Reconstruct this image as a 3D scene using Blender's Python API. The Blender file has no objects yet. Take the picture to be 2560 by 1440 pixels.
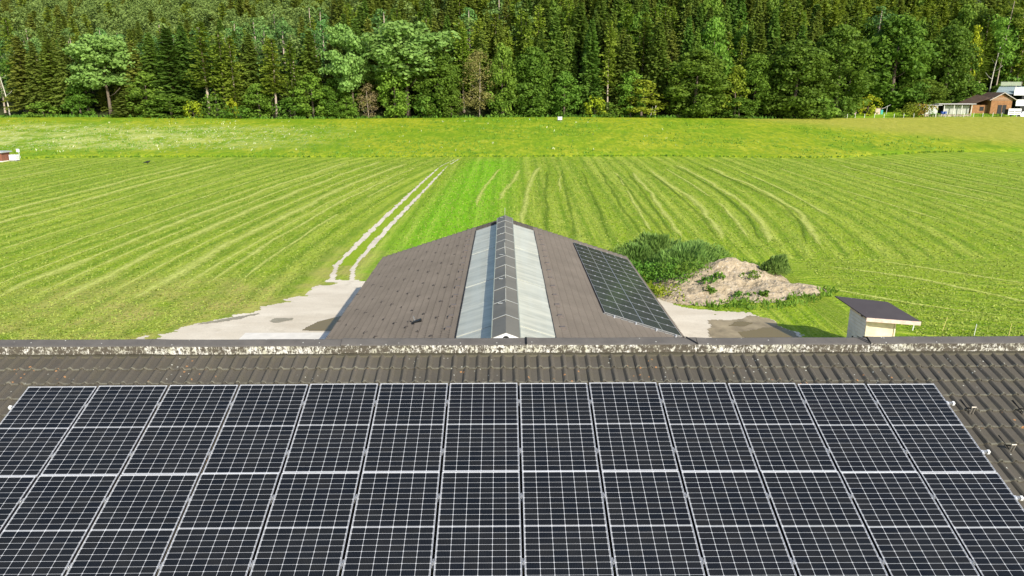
import bpy, math, random
import numpy as np
from mathutils import Vector, Matrix
R = math.radians
S = bpy.context.scene
COL = S.collection

# ------------------------------------------------------------------ camera, sky, sun, exposure
PITCH, YAW, FPX = R(15.33), .0108, 1850.0
cam = bpy.data.cameras.new('camera'); camo = bpy.data.objects.new('camera', cam); COL.objects.link(camo)
cam.sensor_width = 36; cam.lens = 36 * FPX / 2560
cam.clip_start = .1; cam.clip_end = 3000
camo.location = (0, 0, 0)
camo.rotation_euler = (math.pi / 2 - PITCH, 0, -YAW)
S.camera = camo
SUN = Vector((.84, -1.40, 1.0)).normalized()          # towards the sun
w = bpy.data.worlds.new('World'); S.world = w; w.use_nodes = True
nt = w.node_tree; bg = nt.nodes['Background']
sky = nt.nodes.new('ShaderNodeTexSky'); sky.sky_type = 'NISHITA'; sky.sun_disc = False
sky.sun_elevation = math.asin(SUN.z); sky.sun_rotation = math.atan2(SUN.x, SUN.y)
nt.links.new(sky.outputs[0], bg.inputs[0]); bg.inputs[1].default_value = .14
sl = bpy.data.lights.new('sun', 'SUN'); so = bpy.data.objects.new('sun', sl); COL.objects.link(so)
sl.energy = 4.6; sl.angle = R(.5); sl.color = (1, .94, .82)
so.rotation_euler = SUN.to_track_quat('Z', 'Y').to_euler()
S.view_settings.view_transform = 'Standard'; S.view_settings.look = 'None'
S.view_settings.exposure = .5; S.view_settings.gamma = 1

rng = np.random.default_rng(7); random.seed(7)

# ------------------------------------------------------------------ terrain
ZG = -14.0
def sstep(a, b, x):
    t = min(1, max(0, (x - a) / (b - a))); return t * t * (3 - 2 * t)
def field_edge(x):                                     # where the mown field ends
    return 151.5 + .6 * math.sin(x * .05) - 3.5 * sstep(30, 60, x) + 14 * sstep(60, 100, x) - 2.5 * sstep(-60, -110, x) - 9 * sstep(-85, -110, x)
def wood_edge(x):                                      # where the slope under the wood begins
    return 222 + 24 * sstep(88, 104, x)
def terr(x, y):
    z = ZG
    y0_ = max(153, field_edge(x) + .8); z += 4.5 * min(1, max(0, (y - y0_) / (215 - y0_)))
    if y > 153: z += .25 * math.sin(x * .045 + 1) * sstep(153, 175, y)
    if x > 85: z += 1.3 * sstep(85, 100, x) * sstep(216, 246, y)
    d = y - wood_edge(x)
    if d > 0:
        sl_ = .37 - .08 * sstep(-20, -120, x)
        z += sl_ * d - .002 * 0
    return z
CF = Vector((math.sin(YAW) * math.cos(PITCH), math.cos(YAW) * math.cos(PITCH), -math.sin(PITCH)))
CR = Vector((math.cos(YAW), -math.sin(YAW), 0)); CU = CR.cross(CF)
def ray(px, py): return CF + CR * ((px - 1280) / FPX) - CU * ((py - 720) / FPX)
def at_y(px, py, Y):                                   # point of a sight line at distance Y
    d = ray(px, py); return d * (Y / d.y)
def at_z(px, py, Z):
    d = ray(px, py); return d * (Z / d.z)
def on_ground(px, py):
    d = ray(px, py); t = 25.0
    while t < 400:
        p = d * t
        if p.z <= terr(p.x, p.y): return Vector((p.x, p.y, terr(p.x, p.y)))
        t += .1
    return d * 400

# ------------------------------------------------------------------ object helpers
def tag(o, label=None, cat=None, group=None, kind=None):
    if label: o['label'] = label
    if cat: o['category'] = cat
    if group: o['group'] = group
    if kind: o['kind'] = kind
    return o
def empty(name, loc=(0, 0, 0), label=None, cat=None, group=None, rz=0):
    o = bpy.data.objects.new(name, None); COL.objects.link(o); o.location = loc; o.rotation_euler.z = rz
    o.empty_display_size = .2
    return tag(o, label, cat, group)
def link(name, me, parent=None, loc=(0, 0, 0)):
    o = bpy.data.objects.new(name, me); COL.objects.link(o); o.location = loc
    if parent: o.parent = parent
    return o
class MB:
    def __init__(s): s.v = []; s.f = []; s.m = []; s.sm = False; s.cur = 0
    def add(s, vs, fs, m=None):
        b = len(s.v); s.v += [tuple(v) for v in vs]; s.f += [tuple(i + b for i in f) for f in fs]
        s.m += [s.cur if m is None else m] * len(fs); return s
    def box(s, c, d, M=None, m=None):
        x, y, z = c; a, b, h = d[0] / 2, d[1] / 2, d[2] / 2
        vs = [Vector((x + i * a, y + j * b, z + k * h)) for k in (-1, 1) for j in (-1, 1) for i in (-1, 1)]
        if M is not None: vs = [M @ v for v in vs]
        return s.add(vs, [(0, 2, 3, 1), (4, 5, 7, 6), (0, 1, 5, 4), (2, 6, 7, 3), (0, 4, 6, 2), (1, 3, 7, 5)], m)
    def tube(s, pts, rad, n=6, m=None):
        pts = [Vector(p) for p in pts]
        if not hasattr(rad, '__len__'): rad = [rad] * len(pts)
        vs = []; fs = []
        for i, p in enumerate(pts):
            d = (pts[min(i + 1, len(pts) - 1)] - pts[max(i - 1, 0)]).normalized()
            a = d.orthogonal().normalized() if i == 0 else (pa - d * pa.dot(d)).normalized()
            pa = a; b = d.cross(a)
            for k in range(n):
                t = 2 * math.pi * k / n; vs.append(p + (a * math.cos(t) + b * math.sin(t)) * rad[i])
        for i in range(len(pts) - 1):
            for k in range(n):
                q = i * n + k; r_ = i * n + (k + 1) % n; fs.append((q, r_, r_ + n, q + n))
        fs.append(tuple(range(n - 1, -1, -1))); fs.append(tuple(range((len(pts) - 1) * n, len(pts) * n)))
        return s.add(vs, fs, m)
    def prism(s, poly, y0, y1, M=None, m=None):        # polygon in XZ extruded along Y
        n = len(poly)
        vs = [Vector((x, y0, z)) for x, z in poly] + [Vector((x, y1, z)) for x, z in poly]
        if M is not None: vs = [M @ v for v in vs]
        fs = [tuple(range(n)), tuple(range(2 * n - 1, n - 1, -1))] + [(i, i + n, (i + 1) % n + n, (i + 1) % n) for i in range(n)]
        return s.add(vs, fs, m)
    def mesh(s, name, mats, smooth=False):
        me = bpy.data.meshes.new(name); me.from_pydata(s.v, [], s.f)
        for mt in (mats if isinstance(mats, (list, tuple)) else [mats]): me.materials.append(mt)
        if any(s.m): me.polygons.foreach_set('material_index', s.m)
        if smooth: me.polygons.foreach_set('use_smooth', [True] * len(s.f))
        me.validate(); me.update(); return me
    def build(s, name, mats, parent=None, loc=(0, 0, 0), smooth=False):
        return link(name, s.mesh(name, mats, smooth), parent, loc)
def np_mesh(name, V, nq, mats, midx=None, smooth=False):  # V: (n*4,3) loose quads
    me = bpy.data.meshes.new(name)
    me.vertices.add(len(V)); me.vertices.foreach_set('co', V.astype(np.float32).ravel())
    me.loops.add(nq * 4); me.loops.foreach_set('vertex_index', np.arange(nq * 4, dtype=np.int32))
    me.polygons.add(nq); me.polygons.foreach_set('loop_start', np.arange(0, nq * 4, 4, dtype=np.int32))
    me.polygons.foreach_set('loop_total', np.full(nq, 4, dtype=np.int32))
    for mt in mats: me.materials.append(mt)
    if midx is not None: me.polygons.foreach_set('material_index', midx.astype(np.int32))
    me.update(); return me
def grid_mesh(name, xs, ys, zf, mats, smooth=True, keep=None, attrs=None):
    nx, ny = len(xs), len(ys)
    V = []
    for j in range(ny):
        for i in range(nx):
            x = xs[i]; y = ys[j](x) if callable(ys[j]) else ys[j]
            V.append((x, y, zf(x, y)))
    F = []
    for j in range(ny - 1):
        for i in range(nx - 1):
            a = j * nx + i
            if keep and not keep(V[a], V[a + nx + 1]): continue
            F.append((a, a + 1, a + nx + 1, a + nx))
    used = sorted({i for f in F for i in f}) if keep else None
    if keep:
        mp = {o_: n_ for n_, o_ in enumerate(used)}
        V = [V[i] for i in used]; F = [tuple(mp[i] for i in f) for f in F]
    me = bpy.data.meshes.new(name); me.from_pydata(V, [], F)
    for mt in mats: me.materials.append(mt)
    if smooth: me.polygons.foreach_set('use_smooth', [True] * len(F))
    if attrs:
        for an, fn in attrs.items():
            at = me.attributes.new(an, 'FLOAT', 'POINT')
            at.data.foreach_set('value', [fn(v[0], v[1]) for v in V])
    me.update(); return me
# value noise for shapes made here
_P = rng.random((256, 256))
def vn(x, y):
    xi, yi = math.floor(x), math.floor(y); fx, fy = x - xi, y - yi
    fx = fx * fx * (3 - 2 * fx); fy = fy * fy * (3 - 2 * fy)
    g = lambda i, j: _P[(xi + i) & 255, (yi + j) & 255]
    return (g(0, 0) * (1 - fx) + g(1, 0) * fx) * (1 - fy) + (g(0, 1) * (1 - fx) + g(1, 1) * fx) * fy
def fbm(x, y, o=4):
    s = 0; a = .5
    for _ in range(o): s += a * vn(x, y); x = x * 2.03 + 17; y = y * 2.03 + 31; a *= .5
    return s / .94

# ------------------------------------------------------------------ material helpers
class NT:
    def __init__(s, name, rough=.7, spec=.3, metal=0):
        s.m = bpy.data.materials.new(name); s.m.use_nodes = True; s.t = s.m.node_tree
        s.b = s.t.nodes['Principled BSDF']; s.b.inputs['Roughness'].default_value = rough
        s.b.inputs['Specular IOR Level'].default_value = spec; s.b.inputs['Metallic'].default_value = metal
        s.out = s.t.nodes['Material Output']; s._co = None
    def n(s, t, **k):
        nd = s.t.nodes.new(t)
        for a, b in k.items(): setattr(nd, a, b)
        return nd
    def L(s, a, b): s.t.links.new(a, b)
    def put(s, v, sock):
        if isinstance(v, bpy.types.NodeSocket): s.L(v, sock)
        elif v is not None:
            sock.default_value = (tuple(v) + (1,) if len(v) == 3 and len(sock.default_value) == 4 else v) if hasattr(v, '__len__') else v
    def co(s, kind='Object'):
        return s.n('ShaderNodeTexCoord').outputs[kind]
    def attr(s, name):
        return s.n('ShaderNodeAttribute', attribute_name=name).outputs['Fac']
    def map(s, v, scale=(1, 1, 1), loc=(0, 0, 0), rot=(0, 0, 0)):
        m = s.n('ShaderNodeMapping'); s.L(v, m.inputs[0]); m.inputs['Scale'].default_value = scale
        m.inputs['Location'].default_value = loc; m.inputs['Rotation'].default_value = rot; return m.outputs[0]
    def noise(s, v, scale, detail=4, rough=.55, dist=0):
        t = s.n('ShaderNodeTexNoise'); s.L(v, t.inputs['Vector']); t.inputs['Scale'].default_value = scale
        t.inputs['Detail'].default_value = detail; t.inputs['Roughness'].default_value = rough
        t.inputs['Distortion'].default_value = dist; return t.outputs['Fac']
    def voro(s, v, scale, out='Distance'):
        t = s.n('ShaderNodeTexVoronoi'); s.L(v, t.inputs['Vector']); t.inputs['Scale'].default_value = scale; return t.outputs[out]
    def M(s, op, a, b=None, c=None, clamp=False):
        m = s.n('ShaderNodeMath', operation=op, use_clamp=clamp)
        for i, q in enumerate((a, b, c)):
            if q is not None: s.put(q, m.inputs[i])
        return m.outputs[0]
    def ramp(s, v, lo, hi):                            # clamped linear step
        m = s.n('ShaderNodeMapRange'); s.put(v, m.inputs['Value']); m.inputs['From Min'].default_value = lo
        m.inputs['From Max'].default_value = hi; return m.outputs[0]
    def mix(s, f, a, b, mode='MIX'):
        m = s.n('ShaderNodeMix', data_type='RGBA', blend_type=mode)
        s.put(f, m.inputs[0]); s.put(a, m.inputs[6]); s.put(b, m.inputs[7]); return m.outputs[2]
    def bump(s, h, strength=.4, dist=.05):
        b = s.n('ShaderNodeBump'); b.inputs['Strength'].default_value = strength; b.inputs['Distance'].default_value = dist
        s.L(h, b.inputs['Height']); s.L(b.outputs[0], s.b.inputs['Normal'])
    def col(s, c): s.put(c, s.b.inputs['Base Color']); return s
def simple(name, c, rough=.6, spec=.3, metal=0, var=.18, scale=3, bump=0):
    t = NT(name, rough, spec, metal); v = t.co(); n = t.noise(v, scale, 5, .6)
    a = tuple(q * (1 - var) for q in c); b = tuple(min(1, q * (1 + var)) for q in c)
    t.col(t.mix(t.ramp(n, .3, .7), a, b))
    if bump: t.bump(n, bump, .02)
    return t.m
def foliage(name, dark, light, scale=.35, trans=.25, hue=.02, val=.25, tipscale=None):
    t = NT(name, .65, .2); v = t.co()
    n = t.ramp(t.noise(v, scale, 3), .3, .7)
    g = t.n('ShaderNodeNewGeometry').outputs['Random Per Island']
    f = t.M('ADD', t.M('MULTIPLY', n, .6), t.M('MULTIPLY', g, .4))
    c = t.mix(f, dark, light)
    oi = t.n('ShaderNodeObjectInfo').outputs['Random']
    hs = t.n('ShaderNodeHueSaturation')
    t.L(t.M('ADD', t.M('MULTIPLY', t.M('SUBTRACT', oi, .5), hue * 2), .5), hs.inputs['Hue'])
    r2 = t.M('FRACT', t.M('MULTIPLY', oi, 17.3))
    t.L(t.M('ADD', t.M('MULTIPLY', t.M('SUBTRACT', r2, .5), val * 2), 1.0), hs.inputs['Value'])
    t.L(c, hs.inputs['Color']); c = hs.outputs[0]
    t.col(c)
    tr = t.n('ShaderNodeBsdfTranslucent'); t.L(c, tr.inputs[0])
    mx = t.n('ShaderNodeMixShader'); mx.inputs[0].default_value = trans
    t.L(t.b.outputs[0], mx.inputs[1]); t.L(tr.outputs[0], mx.inputs[2]); t.L(mx.outputs[0], t.out.inputs[0])
    return t.m

# ------------------------------------------------------------------ ground materials
def grass_field():
    t = NT('mown_grass', .8, .15); v = t.co(); u = t.attr('u')
    sep = t.n('ShaderNodeSeparateXYZ'); t.L(v, sep.inputs[0])
    cb = t.n('ShaderNodeCombineXYZ'); t.L(u, cb.inputs[0]); t.L(t.M('MULTIPLY', sep.outputs[1], .02), cb.inputs[1])
    st = t.noise(cb.outputs[0], .55, 3, .65)            # mowing stripes following the rows
    st2 = t.noise(cb.outputs[0], 1.7, 2, .6)
    patch = t.noise(v, .035, 3); mid = t.noise(v, .35, 4, .6); fine = t.noise(v, 2.2, 4, .7); vf = t.noise(v, 6.5, 3, .7)
    cb2 = t.n('ShaderNodeCombineXYZ'); t.L(u, cb2.inputs[0]); t.L(t.M('MULTIPLY', sep.outputs[1], .16), cb2.inputs[1])
    bl = t.noise(cb2.outputs[0], 1.9, 5, .7)            # streaks along the rows
    bl2 = t.noise(t.map(v, (1, .4, 1)), .8, 4, .7)
    wob = t.M('ADD', u, t.M('MULTIPLY', t.noise(cb.outputs[0], .3, 2), 2.6))
    tri = t.M('ABSOLUTE', t.M('SUBTRACT', t.M('FRACT', t.M('DIVIDE', wob, 2.3)), .5))
    c = t.mix(t.ramp(patch, .35, .65), (.20, .31, .020), (.27, .37, .030))
    c = t.mix(t.M('MULTIPLY', t.ramp(st, .44, .60), .55), c, (.40, .45, .085))
    c = t.mix(t.M('MULTIPLY', t.ramp(tri, .30, .44), .55), c, (.115, .215, .014))
    c = t.mix(t.M('MULTIPLY', t.ramp(st2, .52, .66), .55), c, (.135, .24, .016))
    c = t.mix(t.M('MULTIPLY', t.ramp(mid, .48, .70), .35), c, (.36, .36, .065))
    c = t.mix(t.M('MULTIPLY', t.ramp(bl, .50, .64), .60), c, (.115, .215, .014))
    c = t.mix(t.M('MULTIPLY', t.ramp(bl, .46, .34), .50), c, (.45, .47, .12))
    c = t.mix(t.M('MULTIPLY', t.ramp(bl2, .52, .68), .45), c, (.11, .20, .013))
    c = t.mix(t.M('MULTIPLY', t.ramp(fine, .50, .70), .60), c, (.10, .185, .012))
    c = t.mix(t.M('MULTIPLY', t.ramp(vf, .50, .68), .60), c, (.48, .50, .15))
    c = t.mix(t.M('MULTIPLY', t.attr('lush'), .85), c, t.mix(t.ramp(bl, .35, .65), (.24, .47, .04), (.14, .36, .02)))
    c = t.mix(t.M('MULTIPLY', t.attr('worn'), t.ramp(mid, .3, .6)), c, (.36, .34, .10))
    brk = t.ramp(t.noise(t.map(v, (1, .5, 1)), .5, 4, .7), .30, .62)
    lo = t.M('MULTIPLY', t.ramp(tri, .26, .42), t.M('MULTIPLY', brk, t.ramp(st, .35, .5)))
    hi = t.M('MULTIPLY', t.ramp(tri, .20, .06), t.M('MULTIPLY', brk, t.ramp(st, .44, .58)))
    c = t.mix(t.M('MULTIPLY', lo, .40), c, (.10, .20, .012))
    c = t.mix(t.M('MULTIPLY', hi, .36), c, (.50, .56, .13))
    hs = t.n('ShaderNodeHueSaturation'); hs.inputs['Saturation'].default_value = 1.07; hs.inputs['Value'].default_value = 1.03
    t.L(c, hs.inputs['Color']); c = hs.outputs[0]
    t.col(c)
    h = t.M('ADD', t.M('MULTIPLY', st, 1.2), t.M('ADD', fine, t.M('MULTIPLY', vf, .5)))
    t.bump(h, .75, .25); return t.m
def meadow_mat():
    t = NT('meadow_grass', .85, .12); v = t.co()
    vs = t.map(v, (.7, .5, 1)); vd = t.map(v, (1, .30, 1))
    patch = t.noise(vs, .05, 4, .6); mid = t.noise(vs, .26, 5, .7); fine = t.noise(vd, 1.1, 5, .8)
    c = t.mix(t.ramp(patch, .42, .58), (.19, .295, .008), (.28, .335, .010))
    c = t.mix(t.M('MULTIPLY', t.ramp(mid, .48, .66), .6), c, (.43, .43, .03))
    c = t.mix(t.M('MULTIPLY', t.ramp(mid, .46, .36), .6), c, (.15, .27, .008))
    c = t.mix(t.M('MULTIPLY', t.ramp(fine, .47, .60), .75), c, (.11, .22, .010))
    c = t.mix(t.M('MULTIPLY', t.ramp(fine, .43, .33), .6), c, (.44, .48, .09))
    c = t.mix(t.M('MULTIPLY', t.attr('gold'), .85), c, t.mix(t.ramp(fine, .35, .65), (.40, .37, .07), (.28, .29, .03)))
    fl = t.M('MULTIPLY', t.ramp(t.noise(vd, 2.2, 2, .8), .60, .66), t.ramp(t.M('ADD', t.attr('bloom'), t.M('MULTIPLY', patch, .45)), .20, .75))
    c = t.mix(t.M('MULTIPLY', fl, .9), c, (.75, .75, .50))
    c = t.mix(t.M('MULTIPLY', t.attr('bloom'), t.M('MULTIPLY', t.ramp(mid, .42, .6), .55)), c, (.52, .54, .20))
    t.col(c); t.bump(t.M('ADD', mid, t.M('MULTIPLY', fine, .5)), .9, .5); return t.m
M_FIELD = grass_field(); M_MEADOW = meadow_mat()
M_FOREST_FLOOR = simple('forest_floor', (.035, .045, .015), .9, .1, 0, .4, .5)
def swath_mat(name, a, b, fuzzy=False, amax=1.0):
    t = NT(name, .85, .1); v = t.co(); n = t.noise(v, 1.2, 4, .7); n2 = t.noise(v, 6, 3, .7)
    if fuzzy:
        al = t.M('ADD', t.attr('e'), t.M('MULTIPLY', t.noise(t.map(v, (1, .45, 1)), 3.4, 4, .85), 2.5))
        t.put(t.M('MULTIPLY', t.ramp(al, 2.15, 1.15), amax), t.b.inputs['Alpha'])
    t.col(t.mix(t.ramp(n2, .35, .65), t.mix(t.ramp(n, .35, .65), a, b), tuple(.82 * q for q in a))); t.bump(n2, .3, .05); return t.m
M_SWATH = swath_mat('dry_cut_grass', (.54, .60, .12), (.68, .70, .22), True, .85)
M_DARKSTRIP = swath_mat('shade_and_dark_rows', (.12, .22, .015), (.18, .29, .02), True, .6)  # dark green: paints the swaths' shade, also colours the darker rows

# ------------------------------------------------------------------ ground sheets
LP = [(-57.2, 84), (-56.5, 104), (-57.1, 136)]
def rowshift(x, y):                                    # the mowing rows bend at both ends
    if x < -10: return 7.2 * min(1, max(0, (x + 57) / 32)) * (max(0, y - 50) / 87) ** 2
    k = sstep(-5, 12, x)
    return -k * (2.5 * (135 - y) / 70 + 5.0 * sstep(14, 26, x) * (max(0, 135 - y) / 70) ** 3)
def uval(x, y): 
    if y < 60 and x > 20:                              # headland: rows run along the lower edge
        k = sstep(60, 52, y) 
        return (x - rowshift(x, y)) * (1 - k) + (y * 1.6 + x * .55) * k
    return x - rowshift(x, y)
def lush(x, y):
    tx = -13 + (y - 55) * .045
    return sstep(tx + .5, tx + 4, x) * sstep(tx + 15, tx + 8, x) * sstep(152, 140, y) * (1 if y > 47 else 0)
def worn(x, y): return max(0, sstep(-40, -26, x) * sstep(-9, -14, x) * sstep(58, 50, y), sstep(-17, -13, x) * sstep(-8, -11, x) * sstep(70, 58, y))
fx = [-320] + list(np.arange(-176, 177, 2.0)) + [320]
fy = [-120, -40] + list(np.arange(0, 146, 2.0)) + [lambda x: field_edge(x)]
me = grid_mesh('field', fx, fy, lambda x, y: ZG, [M_FIELD], True, None, {'u': uval, 'lush': lush, 'worn': worn})
tag(link('field', me), kind='structure')
def gold(x, y): return sstep(70, 100, x + (y - 200) * 1.1) * (1 - sstep(216, 220, y) * 0)
def bloom(x, y): return sstep(-25, -90, x) * sstep(156, 166, y) * sstep(206, 190, y)
mys = [lambda x, k=k: field_edge(x) + (218 + 0 * x - field_edge(x)) * k / 30 for k in range(31)]
def mz(x, y):
    d = y - field_edge(x); return terr(x, y) + .45 * sstep(0, 1.2, d) + .25 * (fbm(x * .08, y * .16) - .5) * sstep(2, 10, d)
mxs = [-400] + list(np.arange(-180, 181, 2.0)) + [400]
mys.insert(1, lambda x: field_edge(x) + .7)
me = grid_mesh('meadow', mxs, mys, mz, [M_MEADOW], True, None, {'gold': gold, 'bloom': bloom})
tag(link('meadow', me), kind='structure')
M_LAWN = swath_mat('garden_grass', (.20, .36, .015), (.28, .42, .03))
hys = [218, 221, 224, 227, 230, 234, 238, 242, 246, 250] + list(range(256, 420, 8))
me = grid_mesh('hill', [-400] + list(np.arange(-230, 231, 5.0)) + [400], hys, lambda x, y: terr(x, y) - .05 + (.45 if y < 219 else 0), [M_FOREST_FLOOR])
tag(link('hill', me), kind='structure')
me = grid_mesh('garden_lawn', list(np.arange(82, 190, 2.0)), [218.3, 220, 223, 226, 230, 234, 238, 242, 245], lambda x, y: terr(x, y) + .12, [M_LAWN])
tag(link('garden_lawn', me), kind='structure')

# windrows of cut grass: low heaped ribbons
def interp_poly(P, step=.4):
    P = [Vector((a, b, 0)) for a, b in P]; out = []
    for i in range(len(P) - 1):
        p0 = P[max(0, i - 1)]; p1 = P[i]; p2 = P[i + 1]; p3 = P[min(len(P) - 1, i + 2)]
        n = max(2, int((p2 - p1).length / step))
        for k in range(n):
            t = k / n
            out.append(.5 * ((2 * p1) + (p2 - p0) * t + (2 * p0 - 5 * p1 + 4 * p2 - p3) * t * t + (3 * p1 - p0 - 3 * p2 + p3) * t ** 3))
    return out
EDGE = {}
def edge_attr(o, mb):
    at = o.data.attributes.new('e', 'FLOAT', 'POINT'); at.data.foreach_set('value', EDGE[id(mb)]); return o
def ribbon(mb, P, wid, hgt, seed=0, off=0, z0=.006, gap=.0):
    pts = interp_poly(P); prev = None; n = len(pts)
    for i, p in enumerate(pts):
        d = (pts[min(i + 1, n - 1)] - pts[max(0, i - 1)]).normalized(); s_ = Vector((d.y, -d.x, 0))
        e = min(1, i / 12, (n - 1 - i) / 12)
        a = wid * e * (.35 + 1.2 * fbm(i * .11 + seed * 9, seed * 3.1, 3)); o_ = off + wid * .9 * (fbm(i * .05 + seed, 5 + seed, 3) - .5)
        h = hgt * e * (.7 + .6 * fbm(i * .12 + seed * 5, 2, 2))
        c = p + s_ * o_
        row = [c + s_ * (q * a * .5) + Vector((0, 0, ZG + z0 + hh * h)) for q, hh in ((-1, 0), (-.55, .8), (0, 1), (.55, .75), (1, 0))]
        if fbm(i * .07 + seed * 2.7, 9.1, 2) < gap: prev = None; continue
        b = len(mb.v); mb.v += [tuple(q) for q in row]; EDGE.setdefault(id(mb), []).extend((1, .45, 0, .45, 1))
        if prev is not None:
            for k in range(4): mb.f.append((prev + k, prev + k + 1, b + k + 1, b + k)); mb.m.append(0)
        prev = b
def lrow(u, y0, y1): return [(u + 7.2 * min(1, max(0, (u + 57) / 32)) * (max(0, y - 50) / 87) ** 2, y) for y in np.linspace(y0, y1, 8)]
sw = MB(); k = 0
rows = [(-57.2, 78, 138, .9), (-53, 70, 138, 1.0), (-49.5, 74, 132, .35), (-64.5, 92, 130, .35), (-77, 104, 131, .7), (-84, 108, 138, .35), (-92, 118, 139, .4),
        (-44.5, 62, 130, .35), (-40, 55, 126, .3), (-36.8, 48, 118, .35), (-34.7, 47, 141, .8), (-32.5, 49, 128, .3), (-30.2, 47, 143, .95), (-27.6, 50, 138, .4), (-25.2, 48, 139, .95), (-23.2, 50, 126, .3), (-21.8, 52, 133, .55), (-19.6, 52, 118, .35)]
for u, y0, y1, wd in rows:
    k += 1; ribbon(sw, lrow(u, y0, y1), wd * (.85 if wd < .7 else 1.35) + .35, .03 + .03 * wd, k, gap=.2 if wd < .5 else .05)
rr = [([(21.4, 124.2), (19.4, 96.4), (17.9, 78.6), (16.9, 68.9)], .75), ([(25, 127.2), (23.8, 96.4), (22.5, 79.8), (20.6, 67.9)], .9),
      ([(31.3, 135.3), (30.2, 102.1), (27.9, 82.3), (24.3, 66)], .9), ([(35.8, 131.9), (35.1, 96.3), (32.3, 78.4), (28.3, 65.1)], .95),
      ([(40, 128), (38.5, 100), (36, 80)], .4), ([(28, 130), (27, 98), (25, 80), (23, 68)], .35), ([(18.5, 124), (16.5, 96), (14.5, 72)], .3),
      ([(61, 136), (59.5, 112), (60.5, 90)], .75), ([(66, 138), (64.5, 110), (65.5, 92)], .6), ([(72, 140), (70, 116), (72, 100)], .5), ([(57, 136), (55, 110), (55.5, 84)], .35), ([(79, 142), (78, 120)], .4), ([(88, 146), (87, 126)], .35),
      ([(48, 130), (47, 100), (47, 76)], .3), ([(25.3, 57.5), (30.7, 53.6), (36, 46), (40, 43)], .5), ([(22, 52), (27, 46.8), (32.4, 43.6)], .4), ([(30, 60), (38, 52), (44, 45)], .4),
      ([(6.2, 132), (4.0, 110), (2.4, 88), (1.6, 74)], .75), ([(2.8, 128), (.8, 106), (-.6, 92)], .7), ([(-.6, 130), (-2.6, 106), (-3.4, 88)], .45), ([(9.3, 120), (7.4, 100)], .3)]
for P, wd in rr:
    k += 1; ribbon(sw, P, wd * 1.0 + .3, .03 + .03 * wd, k, gap=.2 if wd < .5 else .05)
tag(edge_attr(sw.build('cut_grass', M_SWATH, smooth=True), sw), 'pale dried grass left lying in long rows across the mown field', 'cut grass', kind='stuff')
dk = MB()  # ribbons beside swaths paint their shadow side; the last set are darker rows
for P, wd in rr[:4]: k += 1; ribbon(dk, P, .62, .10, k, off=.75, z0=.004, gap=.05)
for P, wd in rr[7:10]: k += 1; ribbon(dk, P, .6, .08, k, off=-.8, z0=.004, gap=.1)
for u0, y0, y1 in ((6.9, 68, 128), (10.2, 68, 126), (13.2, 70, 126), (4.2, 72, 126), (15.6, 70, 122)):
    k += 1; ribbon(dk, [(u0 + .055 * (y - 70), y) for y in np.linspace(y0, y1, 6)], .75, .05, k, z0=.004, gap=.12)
tag(edge_attr(dk.build('shade_and_dark_rows', M_DARKSTRIP, smooth=True), dk), 'thin painted shade strips beside the cut grass rows, and darker rows of grass', 'dark strips', kind='stuff')

n_ = 150000
cy_ = 38 + 108 * rng.random(n_) ** 1.7; cx_ = rng.uniform(-.88, .88, n_) * cy_ 
ok = (np.abs(cx_ - .05) > 8.2) | (cy_ > 47)
ok &= ~((cx_ > -24) & (cx_ < 20) & (cy_ < 52) & (cx_ + 24.5 > (cy_ - 36) * .75)) & ~((cx_ > 9.5) & (cx_ < 24) & (cy_ < 62))
ok &= ~((np.abs(cx_ + 12.6) < 2.4) & (cy_ < 130))
cx_, cy_ = cx_[ok], cy_[ok]; n_ = len(cx_); an = rng.uniform(0, 6.28, n_); ss = rng.uniform(.03, .085, n_) * (.5 + cy_ / 80)
C_ = np.stack([cx_, cy_, np.full(n_, ZG + .04)], 1); A_ = np.stack([np.cos(an) * ss, np.sin(an) * ss, rng.uniform(-.02, .05, n_)], 1); B_ = np.stack([-np.sin(an) * ss * .5, np.cos(an) * ss * .5, rng.uniform(.0, .05, n_)], 1)
M_CLUMP = foliage('loose_cut_grass', (.11, .20, .012), (.42, .46, .10), 2.0, .2, 0, 0)
V_ = np.stack([C_ - A_, C_ - B_, C_ + A_, C_ + B_], 1).reshape(-1, 3)
tag(link('loose_grass', np_mesh('loose_grass', V_, n_, [M_CLUMP])), 'loose tufts of freshly cut grass strewn over the nearer mown field', 'cut grass', kind='stuff')

# gravel yard, wheel ruts, puddles: ragged sheets over the field
def in_poly(x, y, P):
    c = False; j = len(P) - 1
    for i in range(len(P)):
        if (P[i][1] > y) != (P[j][1] > y) and x < (P[j][0] - P[i][0]) * (y - P[i][1]) / (P[j][1] - P[i][1]) + P[i][0]: c = not c
        j = i
    return c
def pdist(x, y, P, closed=True):
    d = 1e9; n = len(P)
    for i in range(n if closed else n - 1):
        ax, ay = P[i]; bx, by = P[(i + 1) % n]; vx, vy = bx - ax, by - ay
        t = max(0, min(1, ((x - ax) * vx + (y - ay) * vy) / (vx * vx + vy * vy + 1e-9)))
        d = min(d, math.hypot(x - ax - t * vx, y - ay - t * vy))
    return d
def patch(name, mat, P, bounds, res, z, jit, scale, line=None):
    def keep(a, b):
        x, y = (a[0] + b[0]) / 2, (a[1] + b[1]) / 2
        n = (fbm(x * scale, y * scale, 4) - .5) * 2 * jit
        if line: return pdist(x, y, P, False) + n < line
        s_ = pdist(x, y, P); s_ = s_ if in_poly(x, y, P) else -s_
        return s_ + n > 0
    me = grid_mesh(name, list(np.arange(bounds[0], bounds[1], res)), list(np.arange(bounds[2], bounds[3], res)), lambda x, y: ZG + z, [mat], True, keep)
    return tag(link(name, me), kind='structure')
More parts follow.
